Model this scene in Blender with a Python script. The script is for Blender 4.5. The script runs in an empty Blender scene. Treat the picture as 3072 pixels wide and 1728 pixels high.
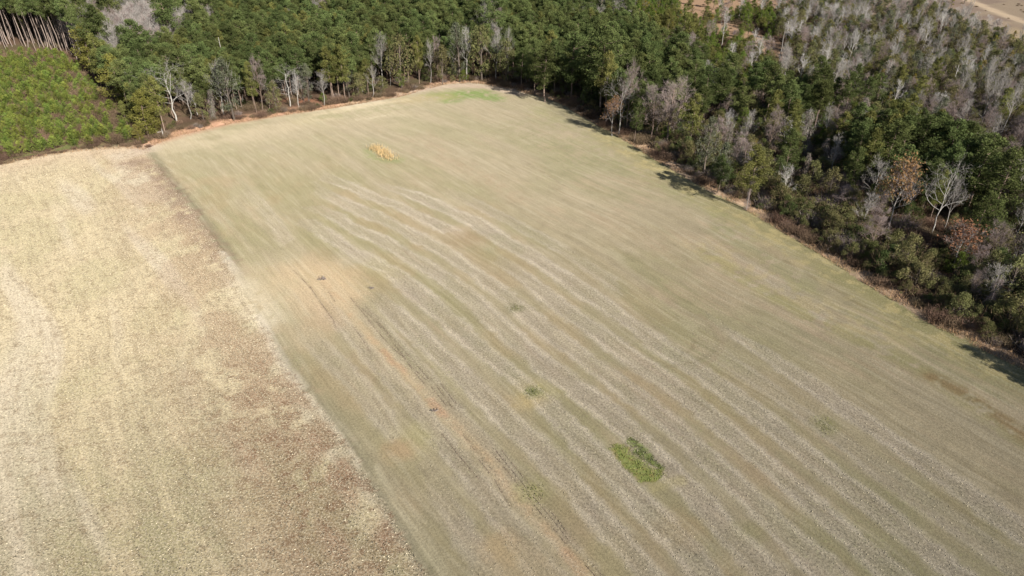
import bpy, math, random
import numpy as np
from mathutils import Vector, Matrix

R = math.radians
# ------------------------------------------------------------------ camera
CAM_H, F_PX, PITCH = 76.0, 2060.0, R(31.7)
sc = bpy.context.scene
col = sc.collection
cd = bpy.data.cameras.new('camera')
cd.sensor_width = 36.0
cd.lens = 36.0 * F_PX / 3072.0
cd.clip_start = 1.0
cd.clip_end = 6000.0
cam = bpy.data.objects.new('camera', cd)
col.objects.link(cam)
cam.location = (0, 0, CAM_H)
cam.rotation_euler = (math.pi / 2 - PITCH, 0, 0)
sc.camera = cam

# ------------------------------------------------------------------ light
SUN_EL = R(29.8)
LIGHT = Vector((-0.606, 0.796, 0)).normalized()        # where the shadows fall
to_sun = Vector((-LIGHT.x * math.cos(SUN_EL), -LIGHT.y * math.cos(SUN_EL), math.sin(SUN_EL)))
w = bpy.data.worlds.new('World')
sc.world = w
w.use_nodes = True
wn = w.node_tree
sky = wn.nodes.new('ShaderNodeTexSky')
sky.sky_type = 'NISHITA'
sky.sun_disc = False
sky.sun_elevation = SUN_EL
sky.sun_rotation = math.atan2(to_sun.x, to_sun.y)
wn.links.new(sky.outputs[0], wn.nodes['Background'].inputs[0])
wn.nodes['Background'].inputs[1].default_value = 0.05
sd = bpy.data.lights.new('sun', 'SUN')
sd.energy = 4.6
sd.angle = R(0.5)
sd.color = (1.0, 0.935, 0.83)
sun = bpy.data.objects.new('sun', sd)
col.objects.link(sun)
sun.rotation_euler = to_sun.to_track_quat('Z', 'Y').to_euler()
sun.location = (0, 0, 150)
sc.view_settings.view_transform = 'Standard'
sc.view_settings.look = 'None'
sc.view_settings.exposure = 1.0
sc.view_settings.gamma = 1.0
sc.cycles.max_bounces = 5
sc.cycles.diffuse_bounces = 3
sc.cycles.transmission_bounces = 3
sc.cycles.transparent_max_bounces = 4

# ------------------------------------------------------------------ helpers
rnd = random.Random(7)
rng = np.random.default_rng(11)


def at(px, py, z=0.0):
    """the point of the ground seen at a pixel of the 3072 x 1728 photograph"""
    x = px - 1536.0
    y = 864.0 - py
    fw = F_PX * math.cos(PITCH) + y * math.sin(PITCH)
    dn = F_PX * math.sin(PITCH) - y * math.cos(PITCH)
    t = (CAM_H - z) / dn
    return (x * t, fw * t)


def ats(pts):
    return np.array([at(*p) for p in pts], dtype=np.float64)


def to_px(x, y, z):
    d = z - CAM_H
    dep = y * math.cos(PITCH) - d * math.sin(PITCH)
    up = y * math.sin(PITCH) + d * math.cos(PITCH)
    return 1536 + F_PX * x / dep, 864 - F_PX * up / dep, dep


def tag(o, label=None, cat=None, group=None, kind=None):
    if label: o['label'] = label
    if cat: o['category'] = cat
    if group: o['group'] = group
    if kind: o['kind'] = kind
    return o


def mesh_from(name, V, faces, mats, mat_idx=None, smooth=False, attrs=None):
    """faces: list of int arrays (n,3) or (n,4)"""
    me = bpy.data.meshes.new(name)
    V = np.asarray(V, dtype=np.float32)
    me.vertices.add(len(V))
    me.vertices.foreach_set('co', V.ravel())
    faces = [np.asarray(f, dtype=np.int32) for f in faces if len(f)]
    loops = np.concatenate([f.ravel() for f in faces])
    tot = np.concatenate([np.full(len(f), f.shape[1], dtype=np.int32) for f in faces])
    start = np.concatenate([[0], np.cumsum(tot)[:-1]]).astype(np.int32)
    me.loops.add(len(loops))
    me.loops.foreach_set('vertex_index', loops)
    me.polygons.add(len(tot))
    me.polygons.foreach_set('loop_start', start)
    me.polygons.foreach_set('loop_total', tot)
    if mat_idx is not None:
        me.polygons.foreach_set('material_index', np.asarray(mat_idx, dtype=np.int32))
    me.polygons.foreach_set('use_smooth', np.full(len(tot), smooth, dtype=bool))
    for m in mats:
        me.materials.append(m)
    if attrs:
        for an, (ty, arr) in attrs.items():
            a = me.attributes.new(an, ty, 'POINT')
            if ty == 'FLOAT_COLOR':
                a.data.foreach_set('color', np.asarray(arr, dtype=np.float32).ravel())
            else:
                a.data.foreach_set('value', np.asarray(arr, dtype=np.float32).ravel())
    me.update(calc_edges=True)
    return me


def link(name, me, parent=None):
    o = bpy.data.objects.new(name, me)
    col.objects.link(o)
    o.parent = parent
    return o


class Noise:
    def __init__(self, seed):
        self.t = np.random.default_rng(seed).random((256, 256)).astype(np.float32)

    def __call__(self, x, y, octs=1, gain=0.5):
        s = 0; a = 1.0; n = 0
        for k in range(octs):
            xi = np.floor(x).astype(np.int64); yi = np.floor(y).astype(np.int64)
            fx = x - xi; fy = y - yi
            fx = fx * fx * (3 - 2 * fx); fy = fy * fy * (3 - 2 * fy)
            t = self.t
            g = lambda i, j: t[(yi + j + 37 * k) & 255, (xi + i + 91 * k) & 255]
            v = (g(0, 0) * (1 - fx) + g(1, 0) * fx) * (1 - fy) + (g(0, 1) * (1 - fx) + g(1, 1) * fx) * fy
            s = s + a * v; n += a
            a *= gain; x = x * 2.03 + 5.1; y = y * 2.03 + 9.7
        return s / n


N1, N2, N3, N4, N5 = (Noise(s) for s in (1, 2, 3, 4, 5))


def dist_line(P, L, closed=False):
    d = np.full(len(P), 1e9)
    M = len(L) if closed else len(L) - 1
    for i in range(M):
        a = L[i]; b = L[(i + 1) % len(L)]
        ab = b - a
        t = np.clip(((P - a) @ ab) / max(ab @ ab, 1e-9), 0, 1)
        q = P - a - t[:, None] * ab
        d = np.minimum(d, np.einsum('ij,ij->i', q, q))
    return np.sqrt(d)


def inside(P, L):
    x = P[:, 0]; y = P[:, 1]
    r = np.zeros(len(P), dtype=bool)
    j = len(L) - 1
    for i in range(len(L)):
        xi, yi = L[i]; xj, yj = L[j]
        if yi != yj:
            c = ((yi > y) != (yj > y)) & (x < (xj - xi) * (y - yi) / (yj - yi) + xi)
            r ^= c
        j = i
    return r


def sdist(P, L):
    """negative inside"""
    return dist_line(P, L, True) * np.where(inside(P, L), -1, 1)


def smooth(e0, e1, x):
    t = np.clip((x - e0) / (e1 - e0), 0, 1)
    return t * t * (3 - 2 * t)


def srgb(r, g, b, k=1.0):
    f = lambda c: ((c / 255 + 0.055) / 1.055) ** 2.4 if c > 10 else c / 255 / 12.92
    return np.array([f(r) * k, f(g) * k, f(b) * k])


# ------------------------------------------------------------------ outlines traced on the photograph, laid on the ground
BOUND_PX = [(441, 453), (456, 468), (501, 537), (570, 614), (624, 692), (674, 760), (706, 824), (729, 874), (775, 945),
            (812, 1005), (858, 1101), (924, 1177), (984, 1247), (1050, 1338), (1110, 1439), (1176, 1545), (1237, 1656),
            (1282, 1728), (1400, 1950), (1560, 2300)]
EDGE_R_PX = [(3900, 1560), (3400, 1270), (3072, 1100), (2950, 1040), (2800, 965), (2700, 903), (2600, 843), (2500, 778), (2400, 718),
             (2300, 658), (2220, 612), (2150, 580), (2050, 522), (1970, 476), (1900, 430), (1850, 402), (1760, 352),
             (1700, 316), (1640, 292), (1560, 272), (1510, 261), (1450, 250), (1400, 247), (1330, 252), (1260, 270), (1200, 288),
             (1100, 305), (1000, 322), (900, 336), (800, 351), (700, 367), (620, 385), (520, 408), (441, 440)]
TOP_L_PX = [(441, 446), (380, 443), (300, 446), (200, 455), (100, 474), (0, 494), (-200, 540), (-700, 640)]
BOUND = ats(BOUND_PX)
FIELD = np.vstack([BOUND[::-1], ats(EDGE_R_PX[::-1]) , ])
FIELD = np.vstack([ats(EDGE_R_PX), BOUND, [[120, 5]]])
LEFT = np.vstack([ats(TOP_L_PX), [[-330, 5]], [[5, 5]], BOUND[::-1]])
EDGE = ats(EDGE_R_PX)
TOPL = ats(TOP_L_PX)

# ------------------------------------------------------------------ ground: one lattice, cut into field, stubble field, track and forest floor
def spaced(a, b, s):
    return np.linspace(a, b, max(2, int(round((b - a) / s))), endpoint=False)


xs = np.concatenate([[-4000, -2500, -1500, -1000, -700], spaced(-560, -170, 3.0), spaced(-170, 110, 0.36), spaced(110, 450, 3.0),
                     [450, 520, 650, 900, 1400, 2500, 4000]])
ys = np.concatenate([[-3000, -1500, -700, -300, -120, -40], spaced(0, 42, 2.0), spaced(42, 120, 0.3), spaced(120, 200, 0.45), spaced(200, 300, 0.7),
                     spaced(300, 760, 2.5), [760, 850, 1000, 1300, 2000, 3000, 4500]])
nx, ny = len(xs), len(ys)
GX, GY = np.meshgrid(xs, ys)
P = np.stack([GX.ravel(), GY.ravel()], 1)
NP_ = len(P)
X, Y = P[:, 0], P[:, 1]
# rows of the crop run along D
D = np.array([-0.575, 0.818]); T = np.array([0.818, 0.575])
wob = (N1(X / 40, Y / 40) - .5) * 14 + (N2(X / 9, Y / 9) - .5) * 1.6
al = P @ D; ac = P @ T + wob * .35 + 0.0009 * (al - 60) ** 2 * 0.25
jit = np.stack([(N3(X / 1.3, Y / 1.3, 2) - .5), (N4(X / 1.3, Y / 1.3, 2) - .5)], 1)
PJ = P + jit * 1.4

core = (X > -200) & (X < 130) & (Y > -50) & (Y < 320)
sF = np.full(NP_, 1e3); sL = np.full(NP_, 1e3); dB = np.full(NP_, 1e3); dE = np.full(NP_, 1e3); dTL = np.full(NP_, 1e3)
PC = PJ[core]
sF[core] = sdist(PC, FIELD)
sL[core] = sdist(PC, LEFT)
dB[core] = dist_line(P[core] + jit[core] * .8, BOUND)
dE[core] = dist_line(PC, EDGE)
dTL[core] = dist_line(PC, TOPL)

COL = np.zeros((NP_, 3))
CH = np.zeros(NP_)      # density of pale straw flecks
GR = np.zeros(NP_)      # density of green flecks
ZZ = np.zeros(NP_)


def mix(mask, c, idx=None):
    global COL
    c = np.asarray(c)
    if idx is None:
        COL += (c - COL) * mask[:, None]
    else:
        COL[idx] += (c - COL[idx]) * mask[:, None]


K = 0.62
# forest floor: brown litter with darker and greener stretches
n = N1(X / 7, Y / 7, 3)
COL[:] = srgb(92, 72, 56, K) * (0.7 + 0.6 * n)[:, None]
mix(smooth(.45, .7, N2(X / 11, Y / 11, 3)) * .6, srgb(84, 80, 50, K))

# --- right field
n1 = N1(X / 16, Y / 16, 3); n2 = N2(ac / 1.6, al / 26, 3); n3 = N3(ac / 0.7, al / 9, 2); n4 = N4(X / 3, Y / 3, 3)
n5 = N5(ac / 5, al / 45, 2)
fc = srgb(179, 166, 131, K) * (0.86 + 0.28 * n2)[:, None]
fc = fc + (srgb(156, 154, 104, K) - fc) * (smooth(.42, .68, .5 * n5 + .5 * n1) * .5)[:, None]
fc = fc + (srgb(188, 165, 132, K) - fc) * (smooth(.5, .75, .5 * N4(X / 12 + 9, Y / 12, 3) + .5 * n3) * .5)[:, None]
fc = fc * (0.95 + 0.10 * n3)[:, None] * (0.9 + 0.2 * N5(X / 1.9, Y / 1.9, 3))[:, None]
inF = smooth(.25, -.25, sF)
mix(inF, fc)
CH = np.where(sF < 0, .16, 0.0)
GR = np.where(sF < 0, .3 * smooth(.35, .65, n1), 0.0)

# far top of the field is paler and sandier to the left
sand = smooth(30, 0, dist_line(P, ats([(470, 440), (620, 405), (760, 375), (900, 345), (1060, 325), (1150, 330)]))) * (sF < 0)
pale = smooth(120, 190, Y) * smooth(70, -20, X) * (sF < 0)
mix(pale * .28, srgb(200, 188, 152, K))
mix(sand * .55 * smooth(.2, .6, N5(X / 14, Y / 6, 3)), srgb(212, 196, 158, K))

# --- left stubble field
m1 = N2(X / 10 + 31, Y / 10, 4); m2 = N3(ac / 1.2, al / 14, 3); m3 = N4(X / 1.1, Y / 1.1, 2); m5 = N5(ac / 6, al / 50, 2)
lc = srgb(203, 187, 144, K) * (0.74 + 0.30 * m3 + 0.24 * m2)[:, None]
lc = lc + (srgb(183, 177, 122, K) - lc) * (smooth(.45, .65, m1) * .38)[:, None]
lc = lc + (srgb(214, 202, 178, K) - lc) * (smooth(.55, .75, m5) * .6)[:, None]
lc = lc + (srgb(166, 132, 100, K) - lc) * (smooth(26, 3, dB) * smooth(.34, .62, N1(X / 5 + 3, Y / 7, 3)) * (.6 + .35 * smooth(110, 70, Y)))[:, None]
lc = lc + (srgb(196, 172, 140, K) - lc) * (smooth(20, 3, dTL) * .5)[:, None]
low = smooth(105, 55, Y)
lc = lc + (srgb(150, 146, 100, K) - lc) * (low * smooth(.4, .62, N2(ac / 3, al / 20, 3)) * .45)[:, None]
mix(smooth(.3, -.3, sL), lc)
CH = np.where(sL < 0, .75, CH)
GR = np.where(sL < 0, .18, GR)

# --- bands of pale chaff left by the combine, each traced by its two edges
BANDS = [
 (1.0, [(969, 515), (1057, 549), (1097, 568), (1212, 614), (1315, 661), (1383, 692)],
       [(960, 540), (1011, 555), (1067, 577), (1088, 593), (1184, 624), (1243, 655), (1330, 700)]),
 (1.0, [(1499, 764), (1561, 801), (1625, 850), (1692, 901), (1771, 956), (1836, 999), (1898, 1046), (1957, 1086), (2013, 1126), (2075, 1170), (2144, 1229), (2204, 1278), (2251, 1321), (2316, 1377), (2384, 1436), (2459, 1495), (2521, 1548), (2599, 1620), (2700, 1694), (2800, 1780)],
       [(1481, 789), (1549, 835), (1586, 866), (1600, 881), (1684, 949), (1768, 1008), (1858, 1077), (1920, 1123), (1988, 1164), (2066, 1226), (2130, 1280), (2211, 1353), (2298, 1415), (2360, 1480), (2428, 1542), (2475, 1582), (2537, 1635), (2614, 1704), (2690, 1780)]),
 (1.0, [(1160, 551), (1172, 555), (1274, 583), (1374, 630), (1445, 655), (1537, 717), (1599, 748), (1667, 795), (1757, 851), (1836, 906), (1911, 962), (2004, 1024), (2066, 1064), (2134, 1114), (2215, 1167), (2296, 1229), (2363, 1282), (2412, 1325), (2475, 1374), (2546, 1427), (2609, 1471), (2702, 1545), (2770, 1604), (2845, 1663), (2925, 1725), (3000, 1790)],
       [(1119, 552), (1184, 577), (1274, 614), (1346, 645), (1400, 674), (1462, 711), (1502, 739), (1574, 776), (1624, 807), (1679, 848), (1730, 890), (1793, 925), (1836, 953), (1898, 993), (1935, 1033), (1985, 1067), (2066, 1114), (2128, 1164), (2184, 1207), (2282, 1284), (2360, 1349), (2403, 1380), (2468, 1436), (2521, 1471), (2562, 1514), (2627, 1564), (2689, 1613), (2739, 1651), (2832, 1725), (2900, 1790)]),
 (.9, [(945, 545), (992, 574), (1066, 608), (1147, 639), (1178, 658), (1215, 676), (1274, 704), (1352, 745), (1405, 785), (1478, 835), (1555, 894), (1600, 928), (1656, 974), (1724, 1024), (1786, 1074), (1858, 1120), (1920, 1164), (1982, 1217), (2074, 1295), (2124, 1340), (2180, 1390), (2242, 1443), (2301, 1505), (2360, 1558), (2409, 1604), (2490, 1669), (2552, 1725), (2620, 1790)],
       [(945, 577), (980, 599), (1042, 630), (1104, 658), (1166, 680), (1243, 726), (1306, 757), (1368, 800), (1400, 817), (1456, 866), (1509, 904), (1549, 947), (1600, 990), (1662, 1036), (1737, 1089), (1799, 1136), (1855, 1185), (1911, 1226), (1984, 1284), (2049, 1346), (2102, 1396), (2158, 1443), (2211, 1495), (2263, 1548), (2329, 1613), (2372, 1663), (2428, 1719), (2490, 1790)]),
 (.55, [(1330, 558), (1400, 582), (1462, 615), (1537, 652), (1580, 677), (1648, 711), (1700, 742), (1766, 786), (1850, 838)],
       [(1340, 580), (1400, 612), (1509, 665), (1574, 702), (1636, 736), (1711, 776), (1738, 798), (1804, 842), (1866, 885)]),
 (.95, [(2112, 928), (2209, 999), (2297, 1043), (2350, 1080), (2412, 1114), (2471, 1152), (2520, 1189), (2583, 1229), (2649, 1276), (2696, 1312), (2758, 1353), (2823, 1396), (2891, 1443), (2969, 1492), (3047, 1545), (3072, 1564), (3160, 1630)],
       [(2120, 955), (2200, 1015), (2272, 1062), (2334, 1111), (2402, 1158), (2458, 1198), (2508, 1235), (2593, 1287), (2646, 1325), (2702, 1365), (2761, 1412), (2829, 1458), (2891, 1508), (2969, 1564), (3047, 1620), (3130, 1690)]),
 (.5, [(2060, 985), (2190, 1060), (2272, 1117), (2319, 1148), (2381, 1201), (2446, 1245), (2497, 1284), (2565, 1325), (2633, 1371), (2677, 1402), (2745, 1458), (2814, 1502), (2891, 1554), (2969, 1613), (3072, 1679), (3150, 1740)],
       [(2080, 1040), (2180, 1110), (2272, 1164), (2343, 1211), (2412, 1263), (2472, 1312), (2534, 1353), (2596, 1408), (2671, 1464), (2758, 1526), (2820, 1567), (2891, 1620), (2969, 1682), (3031, 1725), (3100, 1780)]),
 (.95, [(964, 617), (1029, 642), (1063, 670), (1097, 686), (1166, 711), (1228, 751), (1290, 785), (1360, 825), (1447, 893), (1506, 949), (1568, 1002), (1600, 1033), (1640, 1067), (1709, 1114), (1771, 1161), (1848, 1213), (1920, 1290), (1978, 1346), (2034, 1396), (2086, 1446), (2142, 1492), (2186, 1551), (2223, 1598), (2273, 1638), (2313, 1676), (2366, 1722), (2430, 1790)],
       [(899, 621), (967, 645), (1017, 673), (1057, 701), (1119, 726), (1181, 760), (1228, 791), (1290, 829), (1325, 853), (1366, 884), (1409, 924), (1447, 965), (1484, 993), (1521, 1036), (1574, 1080), (1614, 1118), (1656, 1142), (1715, 1192), (1774, 1232), (1836, 1285), (1890, 1330), (1940, 1390), (1987, 1436), (2055, 1495), (2099, 1551), (2148, 1601), (2189, 1648), (2235, 1697), (2267, 1725), (2320, 1790)]),
 (1.0, [(900, 655), (948, 661), (995, 692), (1026, 714), (1073, 748), (1113, 763), (1166, 794), (1198, 806), (1267, 856), (1335, 918), (1381, 955), (1434, 1011), (1506, 1073), (1568, 1123), (1614, 1163), (1650, 1185), (1702, 1238), (1740, 1278), (1784, 1318), (1846, 1380), (1908, 1452), (1971, 1514), (2040, 1576), (2099, 1635), (2136, 1688), (2164, 1725), (2210, 1790)],
       [(889, 673), (936, 695), (980, 723), (1042, 763), (1088, 791), (1135, 812), (1158, 819), (1211, 875), (1251, 915), (1310, 958), (1366, 1011), (1428, 1064), (1490, 1111), (1552, 1157), (1599, 1204), (1660, 1278), (1709, 1331), (1759, 1380), (1809, 1433), (1862, 1486), (1900, 1536), (1953, 1589), (2002, 1638), (2040, 1694), (2062, 1725), (2110, 1790)]),
 (.95, [(1142, 878), (1211, 934), (1273, 983), (1350, 1061), (1412, 1111), (1475, 1173), (1546, 1241), (1582, 1278), (1641, 1325), (1691, 1380), (1737, 1433), (1790, 1495), (1846, 1554), (1890, 1613), (1945, 1679), (1976, 1725), (2020, 1790)],
       [(1074, 868), (1124, 912), (1164, 955), (1211, 999), (1257, 1039), (1304, 1083), (1357, 1132), (1409, 1185), (1459, 1241), (1495, 1278), (1542, 1318), (1591, 1365), (1641, 1421), (1691, 1464), (1734, 1530), (1781, 1589), (1837, 1641), (1883, 1697), (1950, 1790)]),
 (.6, [(1080, 890), (1180, 995), (1300, 1120), (1400, 1245), (1500, 1355), (1580, 1455), (1680, 1575), (1780, 1700), (1850, 1790)],
       [(1045, 905), (1130, 1005), (1245, 1140), (1340, 1260), (1420, 1355), (1500, 1450), (1600, 1570), (1720, 1700), (1790, 1790)]),
 (.7, [(965, 865), (1020, 935), (1090, 1010), (1160, 1085), (1225, 1155), (1290, 1235), (1360, 1320), (1440, 1410), (1520, 1510), (1620, 1630), (1700, 1725), (1750, 1790)],
       [(915, 875), (965, 935), (1035, 1010), (1100, 1090), (1170, 1165), (1240, 1250), (1310, 1340), (1385, 1440), (1460, 1540), (1530, 1640), (1590, 1725), (1630, 1790)]),
 (.6, [(905, 960), (980, 1025), (1060, 1100), (1130, 1180), (1185, 1250), (1200, 1310)],
       [(880, 985), (940, 1065), (1010, 1130), (1070, 1195), (1120, 1260), (1180, 1325)]),
 (.55, [(1290, 1380), (1370, 1500), (1430, 1600), (1490, 1700), (1530, 1780)],
       [(1250, 1390), (1310, 1510), (1370, 1620), (1420, 1720), (1450, 1780)]),
 (.4, [(735, 560), (790, 600), (835, 655), (880, 720)], [(725, 575), (775, 620), (815, 675), (850, 735)]),
 (.4, [(2180, 740), (2350, 850), (2500, 950)], [(2190, 765), (2340, 870), (2480, 965)]),
]
band = np.zeros(NP_); ridge = np.zeros(NP_)
for st, up, lo in BANDS:
    A = ats(up); B = ats(lo)
    poly = np.vstack([A, B[::-1]])
    lo_, hi_ = poly.min(0) - 4, poly.max(0) + 4
    ix = np.where((X > lo_[0]) & (X < hi_[0]) & (Y > lo_[1]) & (Y < hi_[1]))[0]
    Q = P[ix] + jit[ix] * 1.0
    s = sdist(Q, poly)
    # short bands fade out at their far start
    fade = smooth(0, 14, np.linalg.norm(Q - (A[0] + B[0]) / 2, axis=1))
    m = smooth(.45, -.45, s) * st * (.35 + .65 * fade)
    band[ix] = np.maximum(band[ix], m)
    dA = dist_line(Q, A); dBl = dist_line(Q, B)
    br = (N5(ac[ix] / 1.5, al[ix] / 5, 2) * 1.1 + .2)
    rr = (np.exp(-(dA / .6) ** 2) + np.exp(-(dBl / .6) ** 2)) * st * br * fade
    ridge[ix] = np.maximum(ridge[ix], rr)
gt = smooth(-.1, -1.0, sF) * (1 - np.maximum(band, 0)) * smooth(112, 70, (P @ T)) * smooth(215, 170, Y)
# between the bands: greener and browner swaths
mix(gt * .44 * smooth(.2, .6, n5), srgb(160, 152, 104, K))
mix(gt * .32 * smooth(.48, .7, N3(X / 9, Y / 13, 3)), srgb(186, 158, 116, K))
bc = srgb(178, 166, 150, K) * (0.88 + 0.24 * N4(X / .8, Y / .8, 2))[:, None]
bc = bc + (srgb(160, 158, 128, K) - bc) * (smooth(.5, .72, N1(X / 6 + 50, Y / 9, 3)) * .55)[:, None]
mix(np.clip(band * (.24 + .36 * N3(X / 5, Y / 5, 3)), 0, 1) * (sF < 0), bc)
mix(np.clip(ridge * .42, 0, .6) * (sF < 0), srgb(222, 212, 194, K))
CH = np.clip(CH + (band * .35 + ridge * .5) * (sF < 0), 0, 1)


def stroke(pts, wdt, c, a, soft=.5, nz=.0, thr=0.0):
    """a stroke of colour along a line on the ground; wdt in metres"""
    L = ats(pts)
    lo_, hi_ = L.min(0) - wdt * 2 - 3, L.max(0) + wdt * 2 + 3
    ix = np.where((X > lo_[0]) & (X < hi_[0]) & (Y > lo_[1]) & (Y < hi_[1]))[0]
    Q = P[ix] + jit[ix] * nz
    d = dist_line(Q, L) if len(L) > 1 else np.linalg.norm(Q - L[0], axis=1)
    m = smooth(wdt * (1 + soft), wdt * (1 - soft), d) * a * .72
    if thr:
        m = m * smooth(thr - .12, thr + .12, N2(X[ix] / 1.7 + 7, Y[ix] / 1.7, 3))
    mix(m, srgb(*c, K), ix)
    return ix, m


# boundary between the two fields: groove on top, pale windblown strip below
stroke([(452, 462), (470, 480), (510, 542), (580, 620), (634, 698), (684, 765), (715, 830), (745, 885)], 1.5, (146, 140, 108), 1.1, .6, .8)
stroke([(800, 985), (870, 1105), (930, 1180), (990, 1255), (1056, 1345), (1116, 1450), (1185, 1560), (1250, 1670), (1290, 1728)], .8, (136, 128, 98), .95, .6, .8)
stroke([(385, 492), (420, 485), (470, 520), (520, 590), (560, 650)], 2.8, (140, 112, 94), 1.1, .7, 2.4, .42)
stroke([(560, 640), (620, 720), (690, 810), (700, 850)], 2.6, (150, 122, 100), .95, .7, 2.4, .42)
stroke([(665, 758), (700, 805), (740, 860)], .9, (232, 224, 200), .7, .5, .6)
stroke([(722, 860), (756, 900), (800, 960)], 3.0, (232, 222, 194), .75, .7, 1.5, .3)
stroke([(720, 820), (770, 880), (830, 960), (860, 1010)], 5.0, (214, 200, 162), .5, .8, 1.5)
stroke([(775, 950), (810, 1010), (850, 1090), (910, 1160)], 1.0, (222, 210, 186), .75, .5, .6)
stroke([(860, 1110), (930, 1190), (985, 1255), (1050, 1350), (1110, 1450), (1190, 1580), (1260, 1700)], 1.0, (206, 192, 164), .6, .5, .8, .35)
stroke([(840, 1010), (890, 1090), (950, 1180), (1030, 1290), (1100, 1400), (1180, 1530), (1280, 1690)], 1.4, (150, 148, 108), .5, .6, .8, .3)
stroke([(915, 1180), (960, 1230), (1040, 1330), (1080, 1400)], .45, (224, 212, 184), .65, .5, .4)
stroke([(1130, 1400), (1200, 1530), (1270, 1640), (1330, 1728)], .55, (204, 194, 158), .7, .5, .3)
stroke([(1180, 1440), (1250, 1560), (1320, 1680), (1350, 1728)], .45, (192, 184, 148), .5, .5, .3)
# sandy washed track with its tyre bars
TRACK = [(960, 835), (1024, 902), (1065, 961), (1117, 1017), (1173, 1079), (1226, 1129), (1266, 1173), (1304, 1219), (1374, 1285),
         (1411, 1331), (1464, 1380), (1498, 1433), (1551, 1495), (1597, 1551), (1641, 1592), (1691, 1644), (1734, 1694), (1765, 1735), (1800, 1790)]
stroke([(900, 815), (940, 825), (985, 850), (1010, 880)], 5.5, (218, 190, 142), .85, .8, 2.5)
stroke([(1000, 800), (1040, 830), (1060, 870)], 3.5, (214, 188, 146), .5, .9, 2.5)
stroke([(915, 870), (960, 930), (985, 960)], 3.5, (212, 180, 140), .6, .9, 2.5)
stroke([(760, 870), (860, 850), (930, 880)], 6, (214, 196, 154), .45, .9, 2.5)
stroke(TRACK, 1.9, (204, 184, 144), .5, .8, 1.4)
stroke(TRACK, .85, (208, 186, 144), .8, .7, .9)
stroke(TRACK, .6, (206, 172, 128), .7, .7, .7, .5)
stroke([(1150, 1050), (1180, 1090), (1210, 1110)], .6, (206, 164, 124), .7, .6, .5, .3)
stroke([(1290, 1200), (1330, 1245)], .7, (204, 150, 112), .6, .6, .5)
stroke([(1700, 1660), (1745, 1715)], .8, (206, 156, 118), .6, .6, .5)
RUTS = []
for pts in ([(1049, 890), (1086, 934), (1124, 983), (1164, 1030), (1211, 1073), (1251, 1126), (1273, 1151)],
            [(1086, 924), (1136, 974), (1195, 1048), (1235, 1101), (1279, 1139)],
            [(1096, 918), (1170, 1006), (1226, 1067), (1273, 1122), (1291, 1142)],
            [(1294, 1160), (1341, 1219)], [(1307, 1154), (1360, 1226)], [(1322, 1151), (1378, 1222)], [(1345, 1190), (1388, 1224)],
            [(1480, 1362), (1501, 1387)], [(1489, 1353), (1579, 1464)], [(1504, 1349), (1594, 1461)], [(1511, 1399), (1570, 1474)],
            [(1584, 1492), (1635, 1554), (1700, 1632)], [(1598, 1486), (1650, 1548), (1712, 1626)], [(1610, 1480), (1647, 1526), (1697, 1592), (1740, 1644)],
            [(1759, 1672), (1806, 1725)], [(1756, 1694), (1788, 1730)],
            [(1060, 980), (1080, 1005), (1110, 1055)], [(930, 860), (950, 890), (1000, 960), (1010, 985)], [(985, 875), (1005, 905)],
            [(1325, 1300), (1380, 1370), (1440, 1440)], [(1436, 1377), (1470, 1420)], [(1485, 1440), (1530, 1520)],
            [(1390, 1305), (1440, 1370), (1490, 1424)], [(880, 810), (910, 840), (935, 865)]):
    ix, m = stroke(pts, .16, (120, 102, 84), .5, .9)
    ZZ[ix] -= m * .2; RUTS.append(ats(pts))
for i in range(6):                                                     # fainter wheel marks beside them
    o = 14 + i * 22
    stroke([(1100 - o, 1030 + o * .3), (1300 - o, 1260 + o * .3), (1500 - o, 1520 + o * .3), (1640 - o, 1728)], .28, (150, 134, 112), .35, .7, .6, .5)
stroke([(2066, 937), (2112, 962), (2144, 996), (2153, 1030), (2134, 1064), (2091, 1083), (2047, 1095), (2000, 1100)], .45, (142, 130, 98), .42, .6, .25)
stroke([(2100, 945), (2140, 975), (2168, 1015), (2166, 1045), (2140, 1078), (2100, 1100)], .5, (170, 150, 120), .5, .6, .25)
stroke([(2062, 1056), (2080, 1040), (2085, 1020)], .4, (136, 120, 88), .5, .6, .25)
# weeds and soil patches
for cx, cy, r, c, a in ((1596, 1178, 3.0, (196, 178, 116), .7), (1573, 1205, 2.2, (206, 182, 120), .7), (1640, 1170, 2.2, (186, 180, 112), .6), (1597, 1177, 1.5, (122, 136, 80), .9),
                        (1595, 1160, .1, (0, 0, 0), 0), (1235, 1322, 3.6, (196, 186, 130), .6), (1195, 1350, 2.2, (204, 160, 116), .6), (1255, 1310, 2.0, (176, 170, 110), .5),
                        (1600, 1472, 2.2, (172, 172, 104), .75), (1580, 1480, 1.6, (186, 178, 120), .6), (1640, 1500, 4, (176, 162, 112), .45), (1810, 1700, 4, (182, 168, 112), .5),
                        (1375, 694, 3.2, (200, 178, 150), .7), (1415, 722, 3.6, (182, 148, 112), .6), (1545, 925, 1.8, (132, 132, 80), .6), (2475, 1277, 2.0, (140, 142, 78), .7),
                        (1720, 760, 3, (176, 160, 120), .3), (1820, 590, .1, (0, 0, 0), 0), (870, 780, 6, (200, 184, 150), .4), (1500, 1640, 2.5, (208, 176, 122), .6),
                        (1560, 1720, 4, (200, 176, 126), .5), (2040, 1585, 3, (186, 158, 112), .55), (2150, 640, 3, (150, 156, 92), .5), (1060, 770, 4, (200, 186, 164), .5),
                        (1130, 795, 3, (182, 176, 126), .5), (1165, 820, 3, (184, 172, 118), .5), (2250, 1595, 2, (150, 150, 84), .5)):
    stroke([(cx, cy)], r, c, a, .7, 1.8)
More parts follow.
